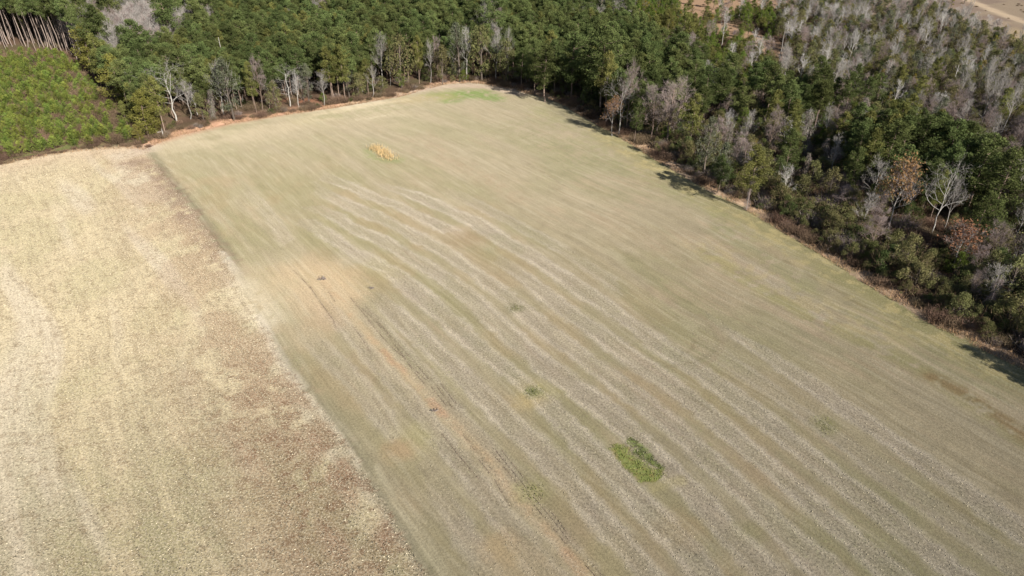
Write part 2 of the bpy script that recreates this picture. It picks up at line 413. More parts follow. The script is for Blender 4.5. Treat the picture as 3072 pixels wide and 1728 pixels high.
G1 = ats([(1826, 1345), (1838, 1330), (1874, 1337), (1918, 1377), (1958, 1405), (1994, 1413), (1998, 1425), (1950, 1449), (1926, 1447), (1886, 1413), (1846, 1373)])
G2 = ats([(1878, 1310), (1902, 1314), (1942, 1341), (1966, 1381), (1998, 1405), (2002, 1425), (1958, 1397), (1918, 1373), (1887, 1337)])
near_g = (np.abs(X - G1[:, 0].mean()) < 16) & (np.abs(Y - G1[:, 1].mean()) < 16)
ix = np.where(near_g)[0]
for Gp, c1, c2 in ((G2, (120, 128, 80), (164, 158, 120)), (G1, (146, 150, 66), (182, 164, 88))):
    s = sdist(P[ix] + jit[ix] * 1.2, Gp)
    nn = N1(X[ix] / .9, Y[ix] / .9, 2)
    cc = srgb(*c1, K) + (srgb(*c2, K) - srgb(*c1, K)) * smooth(.42, .68, nn)[:, None]
    m = smooth(.3, -.3, s)
    mix(m, cc, ix)
    CH[ix] = CH[ix] * (1 - m * .8); GR[ix] = np.maximum(GR[ix], m)
stroke([(1960, 1465), (2010, 1450), (2040, 1440)], .9, (196, 184, 120), .6, .6, 1)
# far end: bright green weeds, pale sand, red verge
for cx, cy, rx, a in ((1365, 285, 8, .8), (1430, 282, 9, .85), (1350, 302, 6, .7), (1480, 295, 6, .7), (1300, 285, 6, .5)):
    stroke([(cx - rx, cy), (cx + rx, cy)], rx * .6, (118, 158, 46), a * 1.25, .8, 4.0, .36)
stroke([(1210, 300), (1290, 292), (1340, 290)], 4.5, (196, 176, 118), .6, .8, 3.0, .35)
stroke([(1050, 322), (1090, 316), (1130, 308)], 3.4, (226, 210, 176), .9, .7, 2.0)
stroke([(940, 345), (1010, 335), (1130, 312), (1220, 300)], 1.6, (220, 204, 160), .7, .8, 1.5)
stroke([(1075, 360), (1125, 352), (1160, 345)], .8, (222, 210, 172), .6, .9, 2.0, .45)
stroke([(900, 365), (1000, 350)], 3.0, (206, 192, 148), .6, .8, 2.0)
stroke([(980, 350), (1100, 330), (1200, 320)], 4.5, (158, 160, 108), .5, .8, 3.0, .5)
stroke([(1110, 450), (1120, 470), (1150, 478), (1185, 482)], 2.4, (146, 158, 90), .8, .7, 1.2, .3)
stroke([(1600, 330), (1700, 380), (1800, 450), (1960, 540), (2100, 610), (2250, 700)], 4.0, (158, 162, 96), .4, .9, 3.0, .45)
stroke([(1550, 380), (1650, 430), (1750, 490)], 8.0, (150, 154, 98), .4, .9, 3.0, .5)
stroke([(1250, 420), (1400, 500), (1560, 600)], 3.0, (184, 156, 124), .35, .9, 3.0, .5)
stroke([(1900, 690), (2050, 790), (2200, 900)], 5.0, (178, 158, 122), .4, .9, 3.0, .45)
stroke([(1560, 478), (1600, 500), (1640, 525), (1700, 560)], .3, (140, 122, 96), .6, .7, .3, .4)
# grassy headland along the right edge and the red weed line in it
dEo = dE
hl = smooth(13, 3, dE) * (sF < 0) * smooth(1640, 1900, to_px(X, np.maximum(Y, 5), 0)[0])
mix(hl * .65, srgb(152, 148, 78, K))
CH += hl * .35
mix(hl * .6 * smooth(.52, .66, N4(X / 2.2, Y / 2.2, 3)), srgb(206, 188, 118, K))
stroke([(2120, 760), (2250, 850), (2400, 935), (2560, 1010), (2700, 1075), (2800, 1130), (2980, 1250), (3120, 1350)], 2.2, (150, 150, 72), .6, .8, 1.5, .35)
stroke([(2120, 740), (2280, 830), (2480, 930), (2660, 1010)], 4.2, (204, 186, 122), .5, .8, 2.0, .5)
stroke([(2797, 1130), (2893, 1180), (2971, 1230), (3072, 1305), (3150, 1360)], 1.5, (148, 108, 66), .75, .8, 1.2, .4)
stroke([(2160, 690), (2300, 780), (2420, 860)], 3.0, (138, 148, 84), .5, .8, 2.0, .4)
stroke([(2330, 770), (2500, 865), (2700, 985)], .5, (120, 104, 66), .5, .8, .8, .45)
# verge between field and wood: red-brown broomsedge and dirt
ov = smooth(6.5, 4.2, dE + 0 * X) * (sF > -.6)
vr = smooth(5.0, 3.2, dE + (N1(X / 4, Y / 4, 2) - .5) * 3) * (sF > -1.0)
mix(np.clip(vr, 0, 1) * .85 * smooth(.22, .5, N4(X / 2.6, Y / 2.6, 3)) * (core), srgb(166, 136, 108, K))
mix(vr * smooth(.45, .65, N2(X / 3, Y / 3, 3)) * .7, srgb(206, 172, 136, K))
stroke([(441, 430), (560, 395), (700, 362), (860, 335), (1000, 312)], 4.0, (200, 146, 112), .85, .6, 1.5)
stroke([(1180, 286), (1300, 262), (1400, 255), (1480, 262), (1560, 282)], 2.6, (208, 182, 160), .85, .6, 1.0)
stroke([(1290, 250), (1380, 240), (1450, 242)], 2.0, (198, 150, 118), .8, .7, 1.5)
stroke([(380, 448), (300, 452), (200, 462), (100, 482), (0, 505), (-150, 540)], 3.2, (212, 186, 150), .7, .7, 1.5)
stroke([(441, 446), (420, 452), (390, 462)], 4.0, (206, 190, 172), .6, .7, 2.0)
stroke([(870, 300), (930, 305), (960, 312)], 2.5, (178, 112, 78), .8, .8, 2.0)
# young plantation floor: rank yellow-green and brown growth
YP = ats([(-300, 540), (0, 482), (150, 455), (330, 432), (400, 425), (330, 330), (280, 260), (230, 200), (150, 160), (0, 150), (-200, 180)])
sY = np.full(NP_, 1e3); sY[core] = sdist(P[core], YP)
far_l = (X < -100) & (Y > 150) & (Y < 420)
sY[far_l] = sdist(P[far_l], YP)
mix(smooth(1, -1, sY) * (sL > 0), srgb(100, 104, 52, K))
mix(smooth(1, -1, sY) * (sL > 0) * smooth(.5, .65, N2(X / 5, Y / 5, 3)), srgb(122, 104, 70, K))
# clearings far away to the upper right: brown sedge, pale grass, sandy road
FC = ats([(2560, 120), (2700, 60), (2800, 90), (2880, 150), (3000, 200), (3200, 240), (3400, 60), (3200, -80), (2700, -40), (2500, -60), (2420, 0)])
sel = (X > 100) & (Y > 250)
sC = np.full(NP_, 1e3); sC[sel] = sdist(P[sel] + jit[sel] * 5, FC)
mix(smooth(3, -3, sC), srgb(156, 136, 112, K))
mix(smooth(3, -3, sC) * smooth(.45, .6, N4(X / 14, Y / 14, 3)) * .6, srgb(132, 110, 100, K))
stroke([(2960, 110), (3072, 110), (3250, 150)], 22, (186, 162, 118), .85, .5, 6)
stroke([(2880, -10), (2940, 14), (3000, 40), (3072, 66), (3200, 110)], 3.6, (212, 186, 150), .95, .4, 1.5)
stroke([(2700, 60), (2850, 50), (3000, 70)], 5, (176, 148, 116), .6, .8, 5)
FC2 = ats([(2060, 70), (2200, 70), (2340, 130), (2420, 240), (2330, 250), (2240, 160), (2150, 110), (2000, 40), (1990, -40), (2330, -60), (2400, 20)])
sD = np.full(NP_, 1e3); sD[sel] = sdist(P[sel] + jit[sel] * 5, FC2)
mix(smooth(3, -3, sD), srgb(156, 124, 94, K))
lum = (COL @ [.3, .6, .1])[:, None]
fieldm = ((sF < 0) | (sL < 0))[:, None]
COL = np.where(fieldm, (lum + (COL - lum) * .80) * np.where(sL < 0, .73, .715)[:, None] * [1.0, .985, 1.0], lum + (COL - lum) * .8)
# dark soil showing between the rows of the stubble field, and brown rank patches
sp = smooth(.60, .74, N2(X / .75, Y / .75, 2)) * (sL < 0)
mix(sp * .45, srgb(128, 108, 84, K * .8))
sp = smooth(.56, .70, N3(X / 1.5 + 11, Y / 1.1, 3)) * (sL < 0) * smooth(26, 8, dB) * smooth(118, 80, Y)
mix(sp * .7, srgb(126, 96, 74, K * .8))
rw = smooth(.62, .74, N5(ac / .45, al / 6.0, 2)) * (sL < 0)
mix(rw * .35, srgb(132, 114, 88, K * .8))
rw = smooth(.60, .74, N4(ac / .5 + 5, al / 8.0, 2)) * (sF < 0)
mix(rw * .22, srgb(140, 128, 98, K * .8))
rw = smooth(.60, .74, N4(ac / .5 + 55, al / 10.0, 2)) * (sF < 0)
mix(rw * .22, srgb(206, 196, 172, K * .8))
COL = np.clip(COL, 0.004, .8)
ZZ += (N4(X / 2.5, Y / 2.5, 3) - .5) * .10 + (N5(X / .9, Y / .9, 2) - .5) * .05 * core


def ground_mat():
    m = bpy.data.materials.new('ground_cover')
    m.use_nodes = True
    nt = m.node_tree
    b = nt.nodes['Principled BSDF']
    L = nt.links.new
    A = nt.nodes.new('ShaderNodeAttribute'); A.attribute_name = 'col'
    PR = nt.nodes.new('ShaderNodeAttribute'); PR.attribute_name = 'prm'
    S = nt.nodes.new('ShaderNodeSeparateColor'); L(PR.outputs['Color'], S.inputs[0])
    G = nt.nodes.new('ShaderNodeNewGeometry')
    mp = nt.nodes.new('ShaderNodeMapping'); mp.inputs['Rotation'].default_value = (0, 0, R(-35.1))
    L(G.outputs['Position'], mp.inputs[0])

    def noise(sc_, det, rough=.6, vec=None, scale=None):
        t = nt.nodes.new('ShaderNodeTexNoise')
        t.inputs['Scale'].default_value = sc_
        t.inputs['Detail'].default_value = det
        t.inputs['Roughness'].default_value = rough
        if scale:
            q = nt.nodes.new('ShaderNodeVectorMath'); q.operation = 'MULTIPLY'
            q.inputs[1].default_value = scale
            L(mp.outputs[0], q.inputs[0]); L(q.outputs[0], t.inputs['Vector'])
        else:
            L(G.outputs['Position'], t.inputs['Vector'])
        return t.outputs['Fac']

    def ramp(x, a, b_):
        r = nt.nodes.new('ShaderNodeMapRange'); r.interpolation_type = 'SMOOTHSTEP'
        L(x, r.inputs['Value']); r.inputs['From Min'].default_value = a; r.inputs['From Max'].default_value = b_
        return r.outputs[0]

    def math_(op, x, y):
        q = nt.nodes.new('ShaderNodeMath'); q.operation = op
        for i, v in enumerate((x, y)):
            if isinstance(v, (int, float)): q.inputs[i].default_value = v
            else: L(v, q.inputs[i])
        return q.outputs[0]

    def mixc(fac, a, c):
        q = nt.nodes.new('ShaderNodeMix'); q.data_type = 'RGBA'
        L(fac, q.inputs[0])
        for i, v in ((6, a), (7, c)):
            if isinstance(v, tuple): q.inputs[i].default_value = v
            else: L(v, q.inputs[i])
        return q.outputs[2]

    fine = noise(2.6, 5, .7)
    rows = noise(1.0, 4, .65, scale=(3.2, .10, 1))
    grit = noise(6.5, 3, .75)
    v = math_('ADD', math_('MULTIPLY', math_('MULTIPLY', math_('SUBTRACT', fine, .5), 2.6), S.outputs[2]), math_('MULTIPLY', math_('SUBTRACT', rows, .5), .6))
    v = math_('ADD', v, math_('MULTIPLY', math_('SUBTRACT', grit, .5), .9))
    v = math_('ADD', v, 1.0)
    sc1 = nt.nodes.new('ShaderNodeVectorMath'); sc1.operation = 'SCALE'
    L(A.outputs['Color'], sc1.inputs[0]); L(v, sc1.inputs['Scale'])
    c = sc1.outputs[0]
    # pale flecks of straw where the chaff lies
    fl = noise(3.4, 3, .8)
    thr = math_('SUBTRACT', math_('ADD', fl, math_('MULTIPLY', S.outputs[0], .22)), .66)
    c = mixc(math_('MULTIPLY', ramp(thr, 0, .10), math_('MULTIPLY', S.outputs[0], .75)), c, (.40, .35, .265, 1))
    dk = noise(2.3, 4, .75)
    thr = math_('SUBTRACT', math_('ADD', dk, math_('MULTIPLY', S.outputs[0], .10)), .60)
    c = mixc(math_('MULTIPLY', ramp(thr, 0, .10), math_('ADD', math_('MULTIPLY', S.outputs[0], .16), .14)), c, (.14, .105, .07, 1))
    g = noise(1.3, 4, .7)
    thr = math_('SUBTRACT', math_('ADD', g, math_('MULTIPLY', S.outputs[1], .2)), .62)
    c = mixc(math_('MULTIPLY', ramp(thr, 0, .12), math_('MULTIPLY', S.outputs[1], .7)), c, (.13, .16, .05, 1))
    L(c, b.inputs['Base Color'])
    b.inputs['Roughness'].default_value = 1
    b.inputs['Diffuse Roughness'].default_value = 1
    b.inputs['Specular IOR Level'].default_value = .05
    bm = nt.nodes.new('ShaderNodeBump'); bm.inputs['Strength'].default_value = .8; bm.inputs['Distance'].default_value = .12
    L(fine, bm.inputs['Height']); L(bm.outputs[0], b.inputs['Normal'])
    return m


GM = ground_mat()
idx = np.arange(NP_).reshape(ny, nx)
quads = np.stack([idx[:-1, :-1], idx[:-1, 1:], idx[1:, 1:], idx[1:, :-1]], -1).reshape(-1, 4)
cx_ = X[quads].mean(1); cy_ = Y[quads].mean(1)
QC = np.stack([cx_, cy_], 1)
cF = sF[quads].mean(1); cL = sL[quads].mean(1)
TR = ats(TRACK)
cT = np.full(len(quads), 99.); k_ = (cF < 0) & (np.abs(cy_ - 90) < 75)
cT[k_] = dist_line(QC[k_], TR)
cRoad = dist_line(QC, ats([(2880, -10), (2940, 14), (3000, 40), (3072, 66), (3200, 110)]))
cls = np.zeros(len(quads), int)
cls[cF < 0] = 1
cls[(cL < 0) & (cF >= 0)] = 2
cls[(cT < 1.5) & (cls == 1)] = 3
cls[(cRoad < 3.6) & (cls == 0)] = 4
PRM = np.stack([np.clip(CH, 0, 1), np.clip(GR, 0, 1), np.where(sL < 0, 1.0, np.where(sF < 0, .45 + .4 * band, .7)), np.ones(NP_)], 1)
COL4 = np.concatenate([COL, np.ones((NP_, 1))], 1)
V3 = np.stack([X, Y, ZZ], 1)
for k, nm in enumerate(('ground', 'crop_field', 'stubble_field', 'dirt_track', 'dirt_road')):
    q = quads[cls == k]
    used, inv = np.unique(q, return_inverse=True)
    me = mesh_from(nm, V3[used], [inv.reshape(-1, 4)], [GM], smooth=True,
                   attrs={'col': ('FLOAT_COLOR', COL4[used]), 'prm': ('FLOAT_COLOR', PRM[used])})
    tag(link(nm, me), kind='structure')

# ------------------------------------------------------------------ materials of plants
def leaf_mat(name, c, trans=.3, var=.18, hue=.02, sat=1.0, val=1.0):
    """foliage: the colour varies a little from plant to plant and from clump to clump"""
    m = bpy.data.materials.new(name)
    m.use_nodes = True
    nt = m.node_tree
    nt.nodes.clear()
    L = nt.links.new
    out = nt.nodes.new('ShaderNodeOutputMaterial')
    oi = nt.nodes.new('ShaderNodeObjectInfo')
    at_ = nt.nodes.new('ShaderNodeAttribute'); at_.attribute_name = 'tint'
    h = nt.nodes.new('ShaderNodeHueSaturation')
    h.inputs['Color'].default_value = (*c, 1)
    mr = nt.nodes.new('ShaderNodeMapRange')
    L(oi.outputs['Random'], mr.inputs['Value'])
    mr.inputs['To Min'].default_value = .5 - hue; mr.inputs['To Max'].default_value = .5 + hue
    L(mr.outputs[0], h.inputs['Hue'])
    mv = nt.nodes.new('ShaderNodeMath'); mv.operation = 'MULTIPLY'
    mo = nt.nodes.new('ShaderNodeMath'); mo.operation = 'MULTIPLY'; mo.inputs[1].default_value = 7.31
    L(oi.outputs['Random'], mo.inputs[0])
    fr = nt.nodes.new('ShaderNodeMath'); fr.operation = 'FRACT'; L(mo.outputs[0], fr.inputs[0])
    m2 = nt.nodes.new('ShaderNodeMapRange'); L(fr.outputs[0], m2.inputs['Value'])
    m2.inputs['To Min'].default_value = 1 - var; m2.inputs['To Max'].default_value = 1 + var
    L(m2.outputs[0], mv.inputs[0]); L(at_.outputs['Fac'], mv.inputs[1])
    L(mv.outputs[0], h.inputs['Value'])
    d = nt.nodes.new('ShaderNodeBsdfDiffuse'); t = nt.nodes.new('ShaderNodeBsdfTranslucent')
    L(h.outputs[0], d.inputs[0]); L(h.outputs[0], t.inputs[0])
    mx = nt.nodes.new('ShaderNodeMixShader'); mx.inputs[0].default_value = trans
    L(d.outputs[0], mx.inputs[1]); L(t.outputs[0], mx.inputs[2]); L(mx.outputs[0], out.inputs[0])
    return m


def bark_mat(name, c, var=.2):
    m = bpy.data.materials.new(name)
    m.use_nodes = True
    nt = m.node_tree; L = nt.links.new
    b = nt.nodes['Principled BSDF']
    t = nt.nodes.new('ShaderNodeTexNoise'); t.inputs['Scale'].default_value = 1.7; t.inputs['Detail'].default_value = 4
    G = nt.nodes.new('ShaderNodeTexCoord'); L(G.outputs['Object'], t.inputs['Vector'])
    oi = nt.nodes.new('ShaderNodeObjectInfo')
    mr = nt.nodes.new('ShaderNodeMapRange'); L(oi.outputs['Random'], mr.inputs['Value'])
    mr.inputs['To Min'].default_value = 1 - var; mr.inputs['To Max'].default_value = 1 + var
    r = nt.nodes.new('ShaderNodeMix'); r.data_type = 'RGBA'
    L(t.outputs['Fac'], r.inputs[0])
    r.inputs[6].default_value = (*[x * .65 for x in c], 1); r.inputs[7].default_value = (*[x * 1.3 for x in c], 1)
    s = nt.nodes.new('ShaderNodeVectorMath'); s.operation = 'SCALE'
    L(r.outputs[2], s.inputs[0]); L(mr.outputs[0], s.inputs['Scale'])
    L(s.outputs[0], b.inputs['Base Color'])
    b.inputs['Roughness'].default_value = .9
    b.inputs['Specular IOR Level'].default_value = .2
    return m


ML = dict(
    pine=leaf_mat('pine_needles', (.108, .133, .048), .25, .34, .020),
    pine_y=leaf_mat('pine_needles_yellowish', (.158, .160, .052), .25, .16, .012),
    pine_d=leaf_mat('pine_needles_deep_green', (.094, .116, .042), .25, .22, .014),
    pine_c=leaf_mat('pine_needles_golden_green', (.185, .172, .048), .25, .12, .010),
    young=leaf_mat('young_pine_needles', (.175, .215, .050), .3, .30, .024),
    bright=leaf_mat('bright_green_leaves', (.135, .180, .040), .35, .15, .015),
    dark=leaf_mat('dark_evergreen_leaves', (.098, .118, .044), .25, .25, .02),
    olive=leaf_mat('olive_leaves', (.165, .160, .070), .3, .2, .02),
    grey=leaf_mat('grey_green_leaves', (.135, .145, .095), .3, .2, .02),
    yellow=leaf_mat('yellow_leaves', (.240, .200, .045), .35, .15, .02),
    rust=leaf_mat('rust_leaves', (.23, .135, .07), .35, .15, .02),
    straw=leaf_mat('dry_grass_blades', (.50, .34, .20), .3, .25, .01),
    gold=leaf_mat('golden_grass_blades', (.78, .58, .32), .3, .15, .01),
    weed=leaf_mat('weed_leaves', (.21, .23, .075), .4, .1, .01),
    clod=leaf_mat('dark_soil_clods', (.19, .15, .115), .0, .1, .01),
    twig=leaf_mat('grey_twigs', (.27, .25, .235), .0, .22, .01),
    twig_p=leaf_mat('purplish_twigs', (.235, .19, .18), .0, .2, .01),
    twig_w=leaf_mat('pale_twigs', (.42, .40, .385), .0, .12, .01),
    brush=leaf_mat('brown_brush_twigs', (.150, .105, .072), .0, .3, .02),
    straw_bit=leaf_mat('straw_litter', (.47, .41, .30), .1, .1, .005),
)
MB_ = dict(
    pine=bark_mat('pine_bark', (.21, .155, .125)),
    grey=bark_mat('grey_bark', (.28, .26, .24)),
    white=bark_mat('pale_bark', (.45, .425, .40), .10),
    lichen=bark_mat('lichened_bark', (.38, .36, .335), .12),
    ruddy=bark_mat('ruddy_grey_bark', (.25, .20, .175), .25),
    dark=bark_mat('dark_bark', (.11, .09, .075)),
)


class Geo:
    """collects vertices, faces and a tint per vertex"""
    def __init__(self):
        self.V = []; self.F = {3: [], 4: []}; self.T = []; self.n = 0

    def add(self, V, F, tint=1.0):
        V = np.asarray(V, dtype=np.float64).reshape(-1, 3)
        F = np.asarray(F)
        self.V.append(V)
        self.F[F.shape[1]].append(F + self.n)
        self.T.append(np.broadcast_to(np.asarray(tint, dtype=np.float64), (len(V),)).copy())
        self.n += len(V)

    def tube(self, pts, rad, sides=5, cap=False):
        pts = np.asarray(pts, float); rad = np.asarray(rad, float)
        d = np.gradient(pts, axis=0)
        d /= np.linalg.norm(d, axis=1)[:, None] + 1e-9
        ref = np.where(np.abs(d[:, 2:3]) > .9, [[1., 0, 0]], [[0., 0, 1.]])
        a = np.cross(d, ref); a /= np.linalg.norm(a, axis=1)[:, None] + 1e-9
        b = np.cross(d, a)
        th = np.linspace(0, 2 * np.pi, sides, endpoint=False)
        ring = pts[:, None, :] + rad[:, None, None] * (np.cos(th)[None, :, None] * a[:, None, :] + np.sin(th)[None, :, None] * b[:, None, :])
        n = len(pts)
        i = np.arange((n - 1) * sides)
        r, s = i // sides, i % sides
        s2 = (s + 1) % sides
        F = np.stack([r * sides + s, r * sides + s2, (r + 1) * sides + s2, (r + 1) * sides + s], 1)
        self.add(ring.reshape(-1, 3), F)

    def cards(self, C, ln, wd, axis=None, tint=1.0, g=rng, spread=1.0):
        """small leaf-sized quads at C, long side along axis (or anyhow)"""
        n = len(C)
        if n == 0: return
        u = g.normal(size=(n, 3))
        if axis is not None:
            u = np.asarray(axis) + u * spread * .5
        u /= np.linalg.norm(u, axis=1)[:, None] + 1e-9
        v = np.cross(u, g.normal(size=(n, 3)))
        v /= np.linalg.norm(v, axis=1)[:, None] + 1e-9
        ln = np.broadcast_to(ln, (n,))[:, None] * g.uniform(.7, 1.3, (n, 1)) * .5
        wd = np.broadcast_to(wd, (n,))[:, None] * g.uniform(.7, 1.3, (n, 1)) * .5
        V = np.stack([C - u * ln - v * wd * .5, C - u * ln * .2 + v * wd, C + u * ln, C + u * ln * .1 - v * wd], 1)
        F = np.arange(n * 4).reshape(n, 4)
        self.add(V.reshape(-1, 3), F, np.repeat(np.broadcast_to(tint, (n,)), 4))

    def blades(self, B, tip, wd, tint=1.0, g=rng):
        """thin triangles from B to tip"""
        n = len(B)
        if n == 0: return
        d = tip - B
        v = np.cross(d, g.normal(size=(n, 3)))
        v /= np.linalg.norm(v, axis=1)[:, None] + 1e-9
        wd = np.broadcast_to(wd, (n,))[:, None] * .5
        V = np.stack([B - v * wd, B + v * wd, tip], 1)
        self.add(V.reshape(-1, 3), np.arange(n * 3).reshape(n, 3), np.repeat(np.broadcast_to(tint, (n,)), 3))

    def mesh(self, name, mat, smooth_=False):
        V = np.concatenate(self.V)
        F = [np.concatenate(f) for f in self.F.values() if f]
        return mesh_from(name, V, F, [mat], smooth=smooth_, attrs={'tint': ('FLOAT', np.concatenate(self.T))})


def ball(g, n, c, r, flat=1.0, shell=.35):
    d = g.normal(size=(n, 3)); d /= np.linalg.norm(d, axis=1)[:, None]
    rr = r * (1 - (1 - shell) * g.random((n, 1)) ** 1.6)
    return np.asarray(c) + d * rr * [1, 1, flat]


def bent(g, H, n=7, lean=.03, wig=.02):
    a = g.uniform(0, 6.28); z = np.linspace(0, H, n)
    off = np.outer(z * lean, [math.cos(a), math.sin(a)]) + np.cumsum(g.normal(size=(n, 2)) * wig * H / n, 0) * (z[:, None] > 0)
    return np.column_stack([off, z])


# each maker returns {'trunk': mesh, 'crown': mesh, ...}
def mk_pine(seed, H=19, Rc=3.0, z0=.50, mat='pine', bark='pine', nl=26, dens=1.0, lod=False, open_=1.0):
    g = np.random.default_rng(seed)
    tr = Geo(); cr = Geo()
    st = bent(g, H, 8, .02, .05)
    tr.tube(st, np.linspace(.185, .05, 8) * (H / 19) ** .5, 6 if not lod else 4)
    sz = lambda z: np.array([np.interp(z, st[:, 2], st[:, 0]), np.interp(z, st[:, 2], st[:, 1]), z])
    per = g.uniform(.75, 1.2, 8)
    for i in range(nl):
        t = (i + g.random()) / nl
        z = H * (z0 + (1 - z0) * t * .96)
        az = i * 2.4 + g.normal() * .4
        prof = (1 - t ** 2.0) ** .7 * (0.6 + .4 * min(1, t / .25)) + .06
        Ln = Rc * prof * per[int(az / 6.2832 * 8) % 8] * g.uniform(.75, 1.15)
        rise = .18 + .5 * t
        dirv = np.array([math.cos(az), math.sin(az), rise * g.uniform(.5, 1.3)])
        p0 = sz(z); p1 = p0 + dirv * Ln * .55 - [0, 0, .1]; p2 = p0 + dirv * Ln
        if not lod: tr.tube([p0, p1, p2], [.06, .04, .015], 3)
        k = 3 if (Ln > 1.6) else 2
        for j in range(k):
            f = 1 - j * .34 if k > 2 else 1 - j * .5
            c = p0 + (p2 - p0) * f + g.normal(size=3) * .22
            rr = g.uniform(.7, 1.15) * (.85 + .3 * (1 - t))
            n = int((78 if not lod else 9) * dens)
            C = ball(g, n, c, rr, .85, .3)
            tint = g.uniform(.6, 1.35)
            ax = (C - c) + [0, 0, .5]
            cr.cards(C, .46 if not lod else 1.05, .15 if not lod else .55, ax, tint * g.uniform(.85, 1.15, n), g, 1.4)
    n = int((80 if not lod else 14) * dens)
    cr.cards(ball(g, n, sz(H * .985), .8, 1.0), .5 if not lod else .9, .2 if not lod else .5, None, 1.05, g)
    return {'trunk': tr.mesh('trunk', MB_[bark], True), 'crown': cr.mesh('crown', ML[mat])}


def mk_bare(seed, H=15, spread=.42, bark='grey', twig='twig', fork=.35, nb=16, tw=1.0, up=.9, lod=False, leaves=None):
    """leafless hardwood: stem and limbs, then a haze of fine twigs"""
    g = np.random.default_rng(seed)
    tr = Geo(); cr = Geo()
    TB = []; TT = []

    def grow(p, d, L, r, lev):
        n = 4 if lev < 2 else 3
        pts = [p]
        dd = d.copy()
        for k in range(n - 1):
            dd = dd + g.normal(size=3) * (.16 + .05 * lev) + np.array([0, 0, .10 * up])
            dd /= np.linalg.norm(dd)
            pts.append(pts[-1] + dd * L / (n - 1))
        pts = np.array(pts)
        if r > .012:
            tr.tube(pts, np.linspace(r, r * .5, n), 5 if lev == 0 else 3)
        if lev >= 3 or L < .9 or (lod and lev >= 2):
            m = int(g.integers(4, 8) * tw) if not lod else 4
            f = g.random((m, 1)); B = pts[0] + (pts[-1] - pts[0]) * f
            q = g.normal(size=(m, 3)) * .75 + dd * 1.0 + [0, 0, .45 * up]
            q /= np.linalg.norm(q, axis=1)[:, None]
            TB.append(B); TT.append(B + q * g.uniform(.5, 1.3, (m, 1)) * (1 if not lod else 1.6))
            return
        kids = int(g.integers(4, 6)) if lev else 4
        for j in range(kids):
            f = g.uniform(.3, 1.0) if j else 1.0
            i0 = min(int(f * (n - 1)), n - 2); q = pts[i0] + (pts[i0 + 1] - pts[i0]) * (f * (n - 1) - i0)
            az = g.normal(size=3); az -= az @ dd * dd; az /= np.linalg.norm(az) + 1e-9
            nd = dd * g.uniform(.55, .9) + az * g.uniform(.45, .85) + [0, 0, .2 * up]
            nd /= np.linalg.norm(nd)
            grow(q, nd, L * g.uniform(.5, .68), r * .5 * (1.15 - .4 * f), lev + 1)

    st = bent(g, H * .82, 8, .03, .10)
    rad = .028 * H ** .9 * .55
    tr.tube(st, np.linspace(rad, rad * .25, 8), 6 if not lod else 4)
    for i in range(nb):
        t = fork + (1 - fork) * (i + g.random()) / nb
        z = H * .82 * t
        p = np.array([np.interp(z, st[:, 2], st[:, 0]), np.interp(z, st[:, 2], st[:, 1]), z])
        az = i * 2.4 + g.normal() * .5
        e = up * (.55 + .9 * t)
        d = np.array([math.cos(az), math.sin(az), e]); d /= np.linalg.norm(d)
        L = H * spread * (1.05 - .62 * (t - fork) / (1 - fork)) * g.uniform(.75, 1.15) * .62
        grow(p, d, L, rad * .40 * (1.2 - t * .7), 1)
    TB = np.concatenate(TB); TT = np.concatenate(TT)
    cr.blades(TB, TT, .032 if not lod else .12, g.uniform(.75, 1.25, len(TB)), g)
    out = {'trunk': tr.mesh('trunk', MB_[bark], True), 'crown': cr.mesh('crown', ML[twig])}
    if leaves:
        lf = Geo(); k = g.random(len(TT)) < leaves[1]
        C = TT[k] + g.normal(size=(k.sum(), 3)) * .15
        lf.cards(np.repeat(C, 2, 0) + g.normal(size=(2 * len(C), 3)) * .25, .34, .24, None, g.uniform(.8, 1.2, 2 * len(C)), g)
        out['leaves'] = lf.mesh('leaves', ML[leaves[0]])
    return out


def mk_leafy(seed, H=9, Rc=2.6, mat='dark', z0=.15, n=34, card=.36, twig=None, flat=.9, bark='dark', lod=False, per=46, top=.55):
    """evergreen or olive broadleaf: lumps of leaves round a short branching stem"""
    g = np.random.default_rng(seed)
    tr = Geo(); cr = Geo()
    st = bent(g, H * .85, 6, .03, .05)
    tr.tube(st, np.linspace(.03 * H ** .8 + .03, .03, 6), 5)
    for i in range(n):
        t = g.random() ** .8
        z = H * (z0 + (1 - z0 - .08) * t)
        w_ = Rc * math.sin(math.pi * min(1, max(.12, (t * (1 - top * .3) + .18)))) ** .7
        az = g.uniform(0, 6.28); rr = w_ * g.uniform(.35, 1.0)
        c = np.array([math.cos(az) * rr, math.sin(az) * rr, z]) + [np.interp(z, st[:, 2], st[:, 0]), np.interp(z, st[:, 2], st[:, 1]), 0]
        s0 = np.array([np.interp(z * .7, st[:, 2], st[:, 0]), np.interp(z * .7, st[:, 2], st[:, 1]), z * .7])
        if not lod: tr.tube([s0, (s0 + c) / 2 + [0, 0, .1], c], [.05, .03, .01], 3)
        rb = g.uniform(.55, 1.05) * Rc / 2.6
        m = per if not lod else max(6, per // 6)
        C = ball(g, m, c, rb, flat, .25)
        cr.cards(C, card if not lod else card * 2.4, card * .42 if not lod else card * 1.5, None, g.uniform(.72, 1.2) * g.uniform(.85, 1.15, m), g)
    out = {'trunk': tr.mesh('trunk', MB_[bark], True), 'crown': cr.mesh('crown', ML[mat])}
    if twig:
        tg = Geo(); m = 190
        B = ball(g, m, [0, 0, H * .5], Rc, H * .42 / Rc, .3)
        tg.blades(B, B + (B * [1, 1, .2]) * .15 + g.normal(size=(m, 3)) * .3 + [0, 0, .6], .04 if not lod else .1, g.uniform(.7, 1.2, m), g)
        out['twigs'] = tg.mesh('twigs', ML[twig])
    return out


